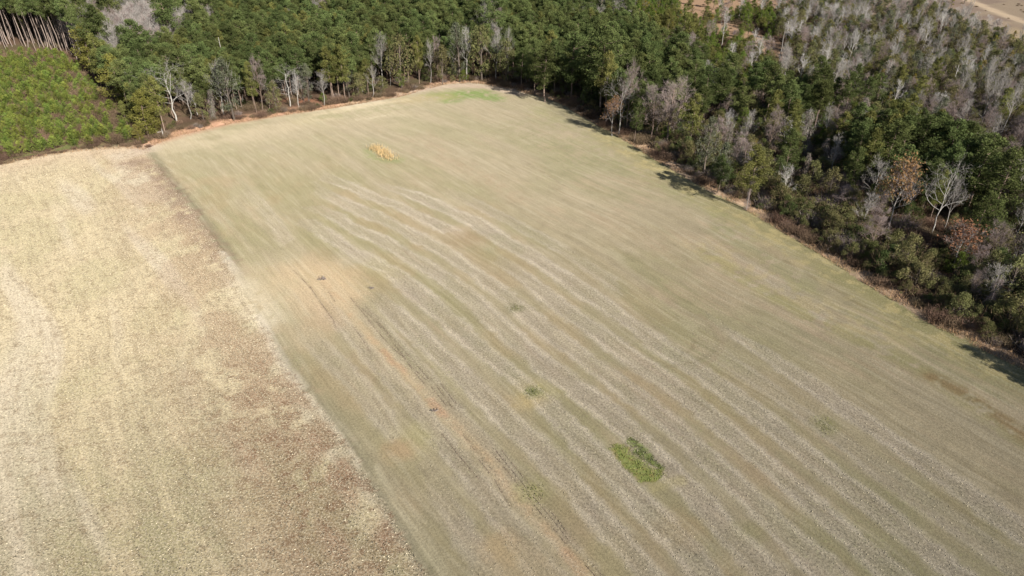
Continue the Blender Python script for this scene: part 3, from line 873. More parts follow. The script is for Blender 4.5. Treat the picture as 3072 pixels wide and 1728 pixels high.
def mk_young(seed, H=4, mat='young', lod=False):
    g = np.random.default_rng(seed)
    tr = Geo(); cr = Geo()
    tr.tube(bent(g, H, 4, .03, .03), [.05, .04, .03, .015], 4)
    n = 17 if not lod else 8
    for i in range(n):
        t = (i + g.random()) / n
        z = H * (.08 + .88 * t); az = i * 2.4 + g.normal() * .3
        Ln = H * .30 * (1 - t) ** .8 + .18
        c0 = np.array([0, 0, z]); d = np.array([math.cos(az), math.sin(az), .75])
        p = c0 + d * Ln
        m = 38
        f = g.uniform(.25, 1.05, (m, 1))
        C = c0 + (p - c0) * f + g.normal(size=(m, 3)) * .13
        cr.cards(C, .40, .065, d, g.uniform(.8, 1.2) * g.uniform(.8, 1.2, m), g, .9)
    cr.cards(np.column_stack([g.normal(size=(16, 2)) * .08, g.uniform(H * .85, H * 1.04, 16)]), .4, .1, [0, 0, 1.], 1.15, g, .5)
    return {'trunk': tr.mesh('trunk', MB_['dark'], True), 'crown': cr.mesh('crown', ML[mat])}


def mk_vine(seed, H=11, Rc=1.7, mat='grey', twig='twig_p', lod=False):
    """a stem smothered in hanging vines: a shaggy column"""
    g = np.random.default_rng(seed)
    tr = Geo(); cr = Geo(); tg = Geo()
    st = bent(g, H * .95, 7, .05, .10)
    tr.tube(st, np.linspace(.16, .05, 7), 5)
    m = 1500 if not lod else 220
    z = g.uniform(.05, 1, m) * H * .95
    lump = .55 + .45 * np.sin(z * 1.3 + seed) * np.sin(z * .53 + seed * 2) + .25 * g.random(m)
    az = g.uniform(0, 6.28, m); r = Rc * (1 - .55 * z / H) * np.clip(lump, .2, 1.2) * np.sqrt(g.uniform(.25, 1, m))
    C = np.column_stack([np.cos(az) * r + np.interp(z, st[:, 2], st[:, 0]), np.sin(az) * r + np.interp(z, st[:, 2], st[:, 1]), z])
    out_ = np.column_stack([np.cos(az), np.sin(az), -1.3 + 0 * z])
    tg.blades(C, C + out_ * .32 + g.normal(size=(m, 3)) * .32, .05 if not lod else .13, g.uniform(.7, 1.25, m), g)
    k = g.random(m) < (.45 if mat else 0)
    out = {'trunk': tr.mesh('trunk', MB_['grey'], True), 'vines': tg.mesh('vines', ML[twig])}
    if mat:
        cr.cards(C[k] + g.normal(size=(k.sum(), 3)) * .15, .3 if not lod else .6, .18 if not lod else .4, out_[k], g.uniform(.75, 1.2, k.sum()), g)
        out['crown'] = cr.mesh('crown', ML[mat])
    return out


def mk_brush(seed, H=1.8, Rc=1.6, twig='brush', leaf=None, m=420, lf=140):
    """low tangle of stems"""
    g = np.random.default_rng(seed)
    tg = Geo()
    B = np.column_stack([g.normal(size=(m, 2)) * Rc * .45, np.zeros(m)])
    top = B * [1.5, 1.5, 1] + np.column_stack([g.normal(size=(m, 2)) * .35, H * g.uniform(.35, 1.05, m)])
    tg.blades(B, top, .07, g.uniform(.7, 1.25, m), g)
    C = B + (top - B) * g.uniform(.4, 1, (m, 1))
    tg.blades(C, C + g.normal(size=(m, 3)) * .35 + [0, 0, .25], .045, g.uniform(.7, 1.25, m), g)
    out = {'stems': tg.mesh('stems', ML[twig])}
    if leaf:
        cr = Geo(); C = B[:lf] + (top[:lf] - B[:lf]) * g.uniform(.5, 1.05, (lf, 1))
        cr.cards(C, .35, .2, None, g.uniform(.75, 1.2, lf), g)
        out['leaves'] = cr.mesh('leaves', ML[leaf])
    return out


# kinds: name -> (category, object name, variants)
LIB = {}


def variants(key, maker, seeds, **kw):
    LIB[key] = [maker(s, **kw) for s in seeds]


variants('pine', mk_pine, (1, 2, 3, 4), mat='pine')
variants('pine_y', mk_pine, (5, 6, 7), mat='pine_y', Rc=3.3, z0=.36, nl=24)
variants('pine_d', mk_pine, (8, 9, 10), mat='pine_d', Rc=3.8, z0=.30, nl=30)
variants('pine_t', mk_pine, (14, 15, 16), mat='pine', Rc=2.6, z0=.66, nl=20, H=27, bark='ruddy')
variants('pine_c', mk_pine, (17, 18, 19), mat='pine_c', Rc=3.3, z0=.12, nl=30, H=15, dens=.85)
variants('pine_s', mk_pine, (12, 13), mat='pine_y', Rc=2.6, z0=.25, H=10, nl=18, dens=.8)
variants('bare', mk_bare, (21, 22, 23, 24), twig='twig', tw=.6, up=1.3, spread=.36)
variants('bare_w', mk_bare, (25, 26, 27), bark='white', twig='twig_w', tw=.55, up=1.3)
variants('bare_p', mk_bare, (28, 29, 30), bark='pine', twig='twig_p', tw=1.6, nb=18, fork=.25)
variants('bare_big', mk_bare, (31, 32), bark='lichen', twig='twig', H=17, spread=.7, fork=.35, up=.45, nb=14, tw=.6)
variants('leafy_d', mk_leafy, (41, 42, 43), mat='dark')
variants('leafy_b', mk_leafy, (44, 45), mat='bright')
variants('leafy_o', mk_leafy, (46, 47, 48), mat='olive', twig='brush')
variants('leafy_g', mk_leafy, (49, 50, 51), mat='grey', twig='twig', H=12, Rc=2.7)
variants('leafy_y', mk_leafy, (52, 53), mat='yellow', twig='twig', H=10, Rc=1.8, per=30)
variants('rust', mk_bare, (55, 56), twig='twig_p', leaves=('rust', .32), H=10)
variants('vine', mk_vine, (61, 62, 63), mat='grey')
variants('vine_p', mk_vine, (64, 65, 66), mat=None, twig='twig_p')
variants('shrub_o', mk_leafy, (71, 72, 73), mat='olive', H=4.2, Rc=2.1, z0=.04, n=26, card=.21, twig='brush', per=120)
variants('shrub_d', mk_leafy, (74, 75, 76), mat='dark', H=3.8, Rc=2.0, z0=.04, n=26, card=.21, twig='brush', per=120)
variants('shrub_t', mk_brush, (77, 78, 79), H=3.2, Rc=2.2, twig='twig_p', leaf='olive', m=700, lf=260)
variants('brush', mk_brush, (81, 82, 83), twig='brush')
variants('young', mk_young, (91, 92, 93, 94))

# ------------------------------------------------------------------ what grows where
HT = {}
for k_, vs in LIB.items():
    HT[k_] = [max(v.co.z for v in d.get('crown', d.get('vines', d.get('stems'))).vertices) for d in vs]

KIND = {  # key: (object name, category, wording)
 'pine': ('pine_tree', 'pine tree', 'mid green pine'),
 'pine_t': ('pine_tree', 'pine tree', 'very tall bare trunked pine'),
 'pine_y': ('pine_tree', 'pine tree', 'yellowish loose pine'),
 'pine_c': ('pine_tree', 'pine tree', 'golden green low branched pine'),
 'pine_d': ('pine_tree', 'pine tree', 'broad deep green pine'),
 'pine_s': ('pine_tree', 'pine tree', 'short low branched pine'),
 'bare': ('bare_tree', 'bare tree', 'leafless grey hardwood'),
 'bare_w': ('bare_tree', 'bare tree', 'whitish leafless hardwood'),
 'bare_p': ('bare_tree', 'bare tree', 'purplish brown leafless hardwood'),
 'bare_big': ('bare_tree', 'bare tree', 'wide crooked leafless tree'),
 'rust': ('rust_leaved_tree', 'autumn tree', 'rust orange leaved tree'),
 'leafy_d': ('broadleaf_tree', 'evergreen tree', 'dark evergreen broadleaf tree'),
 'leafy_b': ('broadleaf_tree', 'evergreen tree', 'bright green bushy tree'),
 'leafy_o': ('broadleaf_tree', 'evergreen tree', 'olive half bare tree'),
 'leafy_g': ('broadleaf_tree', 'evergreen tree', 'hanging grey green tree'),
 'leafy_y': ('broadleaf_tree', 'evergreen tree', 'slim tree with yellow leaves'),
 'vine': ('vine_covered_tree', 'vine covered tree', 'shaggy grey green vine column'),
 'vine_p': ('vine_covered_tree', 'vine covered tree', 'shaggy brown vine column'),
 'shrub_o': ('shrub', 'shrub', 'rounded olive shrub'),
 'shrub_d': ('shrub', 'shrub', 'rounded dark green shrub'),
 'shrub_t': ('shrub', 'shrub', 'twiggy purplish shrub'),
 'young': ('young_pine_tree', 'young pine', 'yellow green young pine'),
}


def zone_of(u, v, x, y, de):
    """(words for the place, group words) from where it stands"""
    if x < -100 and v < 190 and u < 330:
        return 'in the stand of bare trunks behind the young plantation'
    if u < 1480:
        if de < 11: return 'in the front row along the far end of the field'
        return 'in the dense stand beyond the far end of the field'
    if u < 1960:
        if de < 11: return 'in the front row round the shaded far right corner of the field'
        return 'in the dark stand behind the far right corner of the field'
    if de < 12:
        return 'in the low belt hugging the right edge of the field'
    if v < 170:
        return 'in the thin woods in front of the brown clearing at top right'
    if u > 2850:
        return 'in the tangle along the right rim of the picture'
    return 'in the mixed woods between the field edge and the far brown clearing'


def pick(g, table):
    r = g.random() * sum(w_ for _, w_ in table)
    for k, w_ in table:
        r -= w_
        if r <= 0: return k
    return table[-1][0]


def in_ell(u, v, L):
    return any(((u - a) / c) ** 2 + ((v - b) / d) ** 2 < 1 for a, b, c, d in L)


BARE_SPOTS = [(250, 60, 52, 36), (400, 62, 78, 72), (475, 100, 66, 32), (565, 45, 76, 46), (330, 140, 32, 28), (950, 14, 30, 30), (1480, 90, 30, 40), (1500, 10, 30, 16)]


def choose(g, u, v, de):
    """the mix of trees by the place their crowns take"""
    if u < 1500:
        if in_ell(u, v, BARE_SPOTS): return pick(g, [('bare', .55), ('bare_p', .3), ('pine', .1)])
        if de < 9: return pick(g, [('leafy_o', .26), ('leafy_g', .12), ('pine_y', .26), ('bare', .12), ('bare_p', .06), ('vine', .04), ('leafy_d', .18)])
        if u < 240: return pick(g, [('pine_t', .9), ('pine_y', .05)])
        if u < 330: return pick(g, [('pine', .7), ('pine_y', .25)])
        return pick(g, [('pine', .66), ('pine_y', .18), ('pine_d', .09), ('bare', .02), ('leafy_o', .05)])
    if u < 1960 and v > 60 or (u < 1900 and v <= 60):
        if v < 55 and u > 1700: return pick(g, [('bare', .4), ('leafy_g', .3), ('leafy_b', .15), ('pine', .2)])
        if de < 9: return pick(g, [('pine_d', .35), ('leafy_d', .3), ('bare_p', .2), ('leafy_o', .1)])
        return pick(g, [('pine', .40), ('pine_d', .32), ('leafy_b', .13), ('pine_y', .12), ('bare_p', .02)])
    if v < 60 and u < 2160: return pick(g, [('leafy_b', .55), ('leafy_y', .15), ('pine_s', .3)])
    if v < 120 and u < 2110: return pick(g, [('leafy_b', .45), ('bare_p', .2), ('pine_y', .2), ('bare', .1)])
    if v < 190 and 2110 < u < 2340: return pick(g, [('leafy_b', .5), ('pine_s', .25), ('bare_w', .08), ('bare_p', .12)])
    if in_ell(u, v, [(2690, 420, 150, 90), (2860, 500, 130, 110), (2960, 590, 50, 90)]): return pick(g, [('pine_d', .7), ('pine_y', .2), ('bare', .06)])
    if in_ell(u, v, [(2120, 255, 190, 60), (2420, 260, 170, 45), (2600, 270, 120, 40), (2010, 180, 110, 70)]):
        return pick(g, [('leafy_b', .22), ('pine', .22), ('leafy_d', .22), ('pine_d', .12), ('bare_p', .06), ('leafy_o', .14)])
    if v < 200: return pick(g, [('bare', .14), ('bare_p', .07), ('leafy_o', .36), ('leafy_g', .10), ('bare_w', .10), ('leafy_y', .05), ('leafy_d', .08), ('pine_s', .06)])
    if u > 2840: return pick(g, [('bare', .32), ('bare_p', .22), ('leafy_o', .24), ('bare_w', .1), ('vine_p', .06), ('pine_y', .06), ('leafy_d', .08)])
    return pick(g, [('bare', .13), ('bare_p', .14), ('bare_w', .08), ('leafy_o', .20), ('leafy_d', .19), ('vine', .07), ('vine_p', .06), ('leafy_g', .07), ('pine_y', .06), ('leafy_b', .05), ('pine_d', .05), ('leafy_y', .02)])


SIZE = {'pine_c': (10, 15), 'pine_t': (25, 28), 'pine': (14.5, 21), 'pine_y': (13, 19), 'pine_d': (14, 19), 'pine_s': (6, 9), 'bare': (11, 15.5), 'bare_w': (10, 14), 'bare_p': (9, 14), 'bare_big': (14, 17),
        'rust': (7, 9), 'leafy_d': (6, 10), 'leafy_b': (6, 10), 'leafy_o': (7, 12), 'leafy_g': (9, 13), 'leafy_y': (7, 10), 'vine': (7, 11), 'vine_p': (6, 10),
        'shrub_o': (3, 5), 'shrub_d': (2.8, 4.5), 'shrub_t': (2.2, 3.8), 'young': (2.8, 4.4)}

PLANTS = []     # (key, x, y, H, width factor, rotation, explicit label or None)
TAKEN = []


def place_px(key, px, py, top, label, wf=1.0):
    """a tree whose foot and top were read off the photograph; its height follows from the ground point"""
    x, y = at(px, py)
    # ray through the top pixel meets the vertical at distance y
    yy = 864.0 - top
    fw = F_PX * math.cos(PITCH) + yy * math.sin(PITCH); dn = F_PX * math.sin(PITCH) - yy * math.cos(PITCH)
    H = CAM_H - y * dn / fw
    PLANTS.append((key, x, y, max(2.0, H), wf, rnd.uniform(0, 6.28), label))
    TAKEN.append((x, y, 3.4 if H > 9 else 2.2))
    if H > 11:
        r_ = math.hypot(x, y)
        for q_ in (4.0, 7.5, 11.0) + ((14.5,) if label and 'leafless' in label else ()): TAKEN.append((x - x / r_ * q_, y - y / r_ * q_, 3.3))


EXPLICIT = [
 ('bare_big', 531, 366, 165, 'large pale grey leafless tree with wide limbs, tallest at the left corner of the field', 1.3),
 ('pine_c', 447, 412, 262, 'lumpy yellowish pine on the very corner where both fields meet the wood', 1.25),
 ('pine_c', 424, 430, 372, 'smallest pine at the left corner of the field, right at the edge', 1.25),
 ('pine_s', 385, 385, 300, 'thin crooked olive pine just left of the lumpy corner pine', .8),
 ('pine_c', 470, 396, 300, 'low yellowish pine with a dark hollow under it beside the corner pine', 1.25),
 ('pine_c', 375, 318, 155, 'broad yellowish pine leaning over the bare brush behind the corner', 1.2),
 ('pine_y', 327, 280, 95, 'tall pine with a long clear trunk at the dark edge of the young plantation', 1.1),
 ('pine', 306, 268, 165, 'pine with a small low tuft on a long clear trunk beside the young plantation', .6),
 ('pine_c', 283, 225, 70, 'rounded yellow green pine standing out over the plantation edge', 1.3),
 ('pine', 440, 250, 55, 'dark pointed pine rising between two patches of bare twigs at upper left', 1.2),
 ('bare', 572, 357, 230, 'grey leafless tree pressed against the right side of the largest pale grey one', 1.2),
 ('bare_w', 593, 345, 255, 'small pale leafless tree right of the largest grey tree', 1.1),
 ('bare', 673, 350, 172, 'leafless tree with a lichened leaning stem left of the grey green tree', 1.1),
 ('leafy_g', 703, 360, 168, 'tall grey green tree hung with pale foliage by the field edge', 1.0),
 ('pine_y', 770, 338, 180, 'slim yellow green tree left of the gnarled white tree', .75),
 ('bare_p', 789, 335, 155, 'purplish leafless tree rising behind the slim yellow green tree', .7),
 ('bare_big', 871, 319, 182, 'gnarled white leafless tree with crooked limbs by the field edge', 1.4),
 ('bare_w', 898, 325, 205, 'pale forked leafless tree right of the gnarled white one', .7),
 ('leafy_g', 928, 312, 188, 'grey green tree between the forked pale tree and the clear trunked pines', .8),
 ('pine', 967, 281, 128, 'first clear trunked pine from the left of the row of four at the field edge', 1.1),
 ('pine_y', 998, 301, 135, 'leaning clear trunked pine second of the row of four at the field edge', 1.1),
 ('pine', 1021, 298, 142, 'third clear trunked pine of the row of four at the field edge', .9),
 ('pine_y', 1037, 301, 128, 'rightmost clear trunked pine of the row of four at the field edge', 1.1),
 ('leafy_b', 970, 305, 277, 'bright green bush at the foot of the row of four pines', 1.6),
 ('leafy_d', 1068, 290, 262, 'dark green bush right of the row of four pines', 1.3),
 ('leafy_d', 1100, 282, 238, 'glossy dark green bush under the tall grey leafless tree', 1.4),
 ('leafy_o', 1142, 282, 226, 'wide mid green thicket tree in front of the tall grey leafless tree', 1.4),
 ('bare', 1149, 262, 90, 'tall slim grey leafless tree in the middle of the far tree line', .75),
 ('bare', 1171, 257, 150, 'thin leafless stem right of the tall slim grey tree', .5),
 ('leafy_o', 1205, 262, 96, 'tall olive tree with a rounded half bare crown amid the far tree line', 1.05),
 ('leafy_b', 1205, 265, 205, 'small green tree under the tall olive tree', .8),
 ('pine_y', 1258, 256, 104, 'narrow yellowish pine right of the tall olive tree', .8),
 ('bare', 1292, 250, 112, 'grey leafless tree left of the narrow twin of the far tree line', .6),
 ('bare_p', 1314, 246, 98, 'brownish leafless tree above the pale road at the far end', .5),
 ('leafy_o', 1327, 254, 130, 'olive tree leaning over the pale road at the far end', .8),
 ('leafy_g', 1380, 246, 62, 'very tall pale green tree above the far end of the field', .8),
 ('bare_w', 1398, 242, 75, 'leafless tree with a white stem beside the very tall pale green tree', .6),
 ('leafy_o', 1446, 244, 72, 'tall drooping olive tree left of the dark corner of the woods', 1.0),
 ('leafy_b', 1390, 248, 208, 'low yellow green bush at the foot of the very tall pale green tree', 1.4),
 ('bare', 1488, 244, 62, 'grey leafless tree left of the pair at the dark corner of the woods', .8),
 ('bare', 1526, 240, 72, 'small crowned leafless tree right of the pair at the dark corner of the woods', .6),
 ('leafy_o', 1520, 254, 110, 'olive tree below the two grey leafless trees at the dark corner', .9),
 ('pine_d', 1604, 284, 112, 'dark pine close behind the lone clear trunked pine', 1.1),
 ('pine_d', 1635, 306, 128, 'big full pine with a long clear trunk standing at the corner edge of the field', 1.35),
 ('pine_d', 1712, 300, 92, 'broad dark pine right of the big full pine', 1.3),
 ('pine_d', 1800, 335, 70, 'tallest dark pine behind the gnarled brown tree', 1.4),
 ('pine_y', 1812, 362, 150, 'ragged yellow green pine left of the gnarled brown tree', .9),
 ('bare_big', 1856, 402, 205, 'gnarled leafless tree with white crooked limbs and brown twigs at the right field edge', .75),
 ('bare_p', 1880, 392, 162, 'tall purplish leafless tree behind the gnarled one at the right field edge', .7),
 ('rust', 1836, 409, 288, 'thin tree with rusty brown leaves at mid height on a pale stem', .8),
 ('pine_d', 1902, 429, 292, 'small pine with a pale stem in front of the purplish trees', .8),
 ('bare_p', 1952, 425, 238, 'wide purplish leafless tree, left of the large pair by the right field edge', 1.15),
 ('bare_p', 2000, 432, 212, 'wide purplish leafless tree, right of the large pair by the right field edge', 1.25),
 ('leafy_b', 1996, 428, 372, 'bright green bush at the foot of the large purplish pair', 1.2),
 ('bare_w', 2131, 310, 195, 'slim white leafless tree in the middle of the mixed woods', .7),
 ('bare_w', 2163, 142, 15, 'tall white leafless tree against the brown clearing', .7),
 ('leafy_g', 2112, 525, 345, 'pale grey green tree with pale branches near the long shadow on the field', .9),
 ('leafy_g', 2160, 562, 425, 'drooping grey green tree next to the long shadow on the field', .9),
 ('bare_p', 2302, 462, 304, 'upright silvery leafless tree with a shaggy lower stem', .8),
 ('vine', 2235, 442, 394, 'small ball of pale grey vines among dark shade', 1.4),
 ('pine_y', 2240, 628, 428, 'yellow green pine with a whitish vine on its stem in the low belt', 1.25),
 ('vine_p', 2238, 632, 540, 'pale vine tangle at the foot of the yellow green pine in the low belt', .7),
 ('bare_w', 2272, 202, 103, 'silvery white leafless tree with a dense fan of branches at upper right', 1.0),
 ('bare_w', 2393, 255, 155, 'silvery white leafless tree spreading over green crowns at upper right', 1.0),
 ('bare_w', 2540, 200, 84, 'leaning white stemmed leafless tree at upper right', .6),
 ('bare_w', 2765, 155, 48, 'chalk white leafless tree beside the pale clearing', .9),
 ('bare_w', 2672, 345, 235, 'pale leafless tree left of three above the big dark pines', .8),
 ('bare', 2740, 348, 262, 'leafless tree in the middle of three above the big dark pines', .8),
 ('bare_w', 2785, 356, 272, 'leafless tree right of three above the big dark pines', .9),
 ('bare', 2872, 402, 288, 'wide pale leafless tree above the right end of the big dark pines', 1.2),
 ('bare', 2935, 372, 200, 'leaning leafless tree near the right rim of the picture', .7),
 ('bare', 3005, 405, 212, 'tall leafless tree close to the right rim of the picture', .8),
 ('pine_d', 2640, 560, 352, 'left one of the big dark pines in the right hand woods', 1.4),
 ('pine_d', 2720, 540, 340, 'second of the big dark pines in the right hand woods', 1.4),
 ('pine_d', 2810, 560, 352, 'third of the big dark pines in the right hand woods', 1.4),
 ('pine_d', 2895, 640, 400, 'broad dark pine in front at the right end of the big dark pines', 1.5),
 ('pine_d', 2960, 690, 440, 'rightmost and nearest of the big dark pines', 1.4),
 ('rust', 2850, 806, 655, 'tree with bright orange leaves in the low belt at lower right', 1.2),
 ('rust', 2662, 692, 466, 'tall dead tree draped with rusty brown leaves left of the pale broken tree', .7),
 ('bare_w', 2714, 646, 512, 'pale broken leafless tree with a white lower stem', .9),
 ('bare_big', 2795, 700, 450, 'large pale leafless tree with stubby upper branches in front of the big dark pines', .75),
 ('bare', 2830, 690, 512, 'leaning grey leafless tree right of the large pale one', .8),
 ('bare_p', 2520, 645, 548, 'low wide purplish leafless thicket tree in the right hand woods', 1.5),
 ('leafy_b', 2860, 838, 755, 'pale green bush below the orange leaved tree', 1.2),
 ('pine_s', 2925, 660, 560, 'yellow green pine bough tree below the broad dark pines', 1.0),
 ('leafy_o', 2480, 600, 500, 'rounded olive tree in the low belt of the right hand woods', 1.0),
 ('bare', 2480, 540, 395, 'silvery twiggy leafless tree over the deep shade in the right hand woods', .9),
 ('vine', 2420, 480, 330, 'shaggy grey vine column in the middle of the right hand woods', 1.0),
 ('vine', 2570, 400, 290, 'pale shaggy vine column above the left of the big dark pines', 1.2),
]
for e in EXPLICIT: place_px(*e)
for i_ in range(14):                       # tall stand behind the plantation, its long pale trunks lit by the sun
    a_, b_ = at(-60 + i_ * 20 + rnd.uniform(-12, 12), 150 + rnd.uniform(-26, 8))
    PLANTS.append(('pine_t', a_, b_, rnd.uniform(21, 28), rnd.uniform(.7, 1.0), rnd.uniform(0, 6), None)); TAKEN.append((a_, b_, 2.0))
PLANTS.append(('pine_d', 98.5, 83.0, 14.5, 1.1, 1.0, None))       # stands out of the picture; its shade falls on the field
for i_, (a_, b_) in enumerate(((101, 77), (104, 71), (107, 65), (110, 58), (104, 80), (106, 90), (112, 75), (112, 95), (120, 84))):
    PLANTS.append(('pine_d', a_, b_, 15 + i_ % 3, 1.15, i_, None))
PLANTS.append(('pine_d', 55.8, 172.5, 11, 1.2, 2.0, 'compact dark pine that throws the long shadow onto the field'))
TAKEN += [(98.5, 83, 3), (55.8, 172.5, 3)]

gz = np.random.default_rng(5)


def lattice(s, x0, x1, y0, y1, j=.42):
    a, b = np.meshgrid(np.arange(x0, x1, s), np.arange(y0, y1, s * .9))
    a = a + (np.arange(a.shape[0]) % 2)[:, None] * s / 2
    q = np.stack([a.ravel(), b.ravel()], 1)
    return q + gz.uniform(-j, j, q.shape) * s


def frame_ok(q, z=12, m=520, lo=1180):
    u, v, d = to_px(q[:, 0], q[:, 1], z)
    u0, v0, d0 = to_px(q[:, 0], q[:, 1], 0)
    return (d > 20) & (u > -m) & (u < 3072 + m + 500 * (v0 > 500)) & (v0 > -330) & (v < 1728) & (v0 < lo + 300)


YPp = ats([(-900, 640), (-300, 552), (0, 486), (150, 460), (330, 436), (412, 428), (405, 400), (372, 350), (320, 300), (290, 262), (245, 205), (200, 170), (100, 150), (0, 145), (-250, 150), (-900, 150)])
TK = np.array([(a, b) for a, b, c in TAKEN]); TR_ = np.array([c for a, b, c in TAKEN])


def free(q, f=1.0):
    d = np.sqrt(((q[:, None, :] - TK[None]) ** 2).sum(-1))
    return (d > TR_[None] * f).all(1)


FCs = ats([(2660, 30), (2780, 45), (2860, 75), (2940, 120), (3100, 150), (3400, 190), (3400, -80), (2200, -80), (2560, 20)])
FC2s = ats([(2075, 70), (2200, 70), (2340, 130), (2390, 210), (2340, 215), (2240, 150), (2150, 105), (2040, 60), (2010, -20), (2300, -60), (2440, 20)])


def wood(q, marg=2.6):
    ok = frame_ok(q)
    q = q[ok]
    k = (sdist(q, FIELD) > marg) & (sdist(q, LEFT) > marg) & (sdist(q, YPp) > 1.5)
    k &= (sdist(q, FCs) > 0) | ((gz.random(len(q)) < .16) & (to_px(q[:, 0], q[:, 1], 0)[0] < 2930))
    k &= (sdist(q, FC2s) > 0) | (gz.random(len(q)) < .10)
    return q[k]


def add(key, x, y, wf=None):
    lo_, hi_ = SIZE[key]
    PLANTS.append((key, x, y, gz.uniform(lo_, hi_), wf or gz.uniform(.85, 1.15), gz.uniform(0, 6.28), None))


W = wood(lattice(4.7, -560, 560, 40, 640))
W = W[free(W)]
de_ = dist_line(W, EDGE)
for (x, y), de in zip(W, de_):
    u, v, d = to_px(x, y, 12)
    u0, v0, _ = to_px(x, y, 0)
    if u0 > 1960 and de < 8.5 and y < 235:
        continue
    key = choose(gz, u, v, de)
    if u > 1960 and key[:4] != 'pine' and gz.random() < (.34 if v > 200 else .30): continue
    if u < 1960 and key.startswith('pine') and gz.random() < .13: continue
    if u0 > 1960 and de < 22 and key in ('pine', 'bare', 'bare_w', 'pine_d', 'pine_y'):
        if gz.random() < .6: key = pick(gz, [('leafy_o', .3), ('shrub_d', .15), ('vine_p', .1), ('bare_p', .25), ('vine', .1)])
    add(key, x, y, gz.uniform(.95, 1.3) if key.startswith('pine') else None)
    if u < 1500 and in_ell(u, v, BARE_SPOTS):
        p_ = PLANTS[-1]; PLANTS[-1] = p_[:3] + (p_[3] * 1.6,) + p_[4:]
# understory shrubs: thick along the edges, loose inside the right hand woods
W = wood(lattice(2.9, -160, 300, 60, 330), 1.6)
W = W[free(W, .5)]
de_ = dist_line(W, EDGE)
for (x, y), de in zip(W, de_):
    u, v, d = to_px(x, y, 2)
    right = u > 1700
    if right:
        if de < 15: p = .9 if de > 2.4 else .4
        else: p = .34
    else:
        p = .5 if de < 5 else .10
    if gz.random() > p: continue
    if right and de < 15:
        key = pick(gz, [('shrub_o', .52), ('shrub_d', .32), ('shrub_t', .16)])
    else:
        key = pick(gz, [('shrub_o', .25), ('shrub_d', .3), ('shrub_t', .45)])
    s_ = gz.uniform(.8, 1.15) if de > 5 else gz.uniform(.5, .8)
    lo_, hi_ = SIZE[key]
    PLANTS.append((key, x, y, gz.uniform(lo_, hi_) * s_ * (1.3 if right and u > 2050 and de > 3 else .8), gz.uniform(.9, 1.2), gz.uniform(0, 6.28), None))
# young plantation
Q = lattice(2.45, -330, -95, 150, 330)
Q = Q[frame_ok(Q, 2, 60)]
Q = Q[(sdist(Q, YPp) < -1.2)]
BR = []
for x, y in Q:
    u, v, d = to_px(x, y, 1.5)
    brown = in_ell(u, v, [(245, 250, 55, 45), (330, 330, 60, 60), (120, 165, 130, 22), (300, 300, 40, 60), (265, 340, 40, 35)])
    if brown and gz.random() < .42:
        BR.append((x, y, gz.uniform(1.0, 1.7))); continue
    if gz.random() < .24:
        BR.append((x, y, gz.uniform(.8, 1.5))); continue
    if gz.random() < .05:
        PLANTS.append(('shrub_o', x, y, gz.uniform(2, 3.4), 1.1, gz.uniform(0, 6), None)); continue
    PLANTS.append(('young', x, y, gz.uniform(2.8, 5.2), gz.uniform(1.0, 1.4), gz.uniform(0, 6.28), None))
    if gz.random() < .5: BR.append((x + 1, y + .8, gz.uniform(.4, .8)))
# brown brush on the floor of the woods and the clearings
Q = wood(lattice(3.0, -170, 330, 60, 420), 1.0)
dq = dist_line(Q, EDGE)
for (x, y), de in zip(Q, dq):
    u = to_px(x, y, 0)[0]
    if gz.random() < (.55 if u > 1700 else (.6 if de < 6 else .12)):
        BR.append((x, y, gz.uniform(.5, 1.3)))
for poly in (FC2s, FCs):
    lo_, hi_ = poly.min(0), poly.max(0)
    Q = lattice(4.5, max(lo_[0], 60), min(hi_[0], 420), lo_[1], min(hi_[1], 620))
    Q = Q[(sdist(Q, poly) < -1)]
    for x, y in Q:
        if gz.random() < (.3 if poly is FC2s else .06): BR.append((x + gz.normal() * 4, y + gz.normal() * 4, gz.uniform(.2, .45)))
Q = np.array([TOPL[0] + (TOPL[-1] - TOPL[0]) * 0])
for i in range(len(TOPL) - 1):
    a, b = TOPL[i], TOPL[i + 1]
    for t in np.arange(0, 1, 1.6 / max(1, np.linalg.norm(b - a))):
        q = a + (b - a) * t + gz.normal(size=2) * .8 + [0, 1.8]
        BR.append((q[0], q[1], gz.uniform(.25, .55)))

# ------------------------------------------------------------------ the individuals
CAP = 290
bycat = {}
for p in PLANTS:
    u, v, d = to_px(p[1], p[2], p[3] * .7)
    seen = (-20 < u < 3092) and (-20 < v < 1728)
    bycat.setdefault(KIND[p[0]][1], []).append((0 if p[6] else (1 if seen else 2), d, p))
REST = {}
n_ind = 0


def place_tree(key, vi, x, y, H, wf, rot, label, group):
    nm, cat, _ = KIND[key]
    root = bpy.data.objects.new(nm, None)
    col.objects.link(root)
    root.empty_display_size = .5
    root.location = (x, y, 0)
    s = H / HT[key][vi]
    root.scale = (s * wf, s * wf, s)
    root.rotation_euler = (0, 0, rot)
    for part, me in LIB[key][vi].items():
        link(part, me, root)
    if len(label.split()) > 16: label = label.replace(' well ', ' ').replace(' just ', ' ')
    tag(root, label, cat, group)
    return root


CHOSEN = []
for cat, L in bycat.items():
    L.sort(key=lambda t: (t[0], t[1]))
    for i, (ex, d, p) in enumerate(L):
        key, x, y, H, wf, rot, label = p
        if (i < CAP and ex < 2) or label:
            CHOSEN.append((key, x, y, H, wf, rot, label))
            n_ind += 1
        else:
            if ex == 2 and cat == 'young pine': continue
            REST.setdefault(cat, []).append(p)


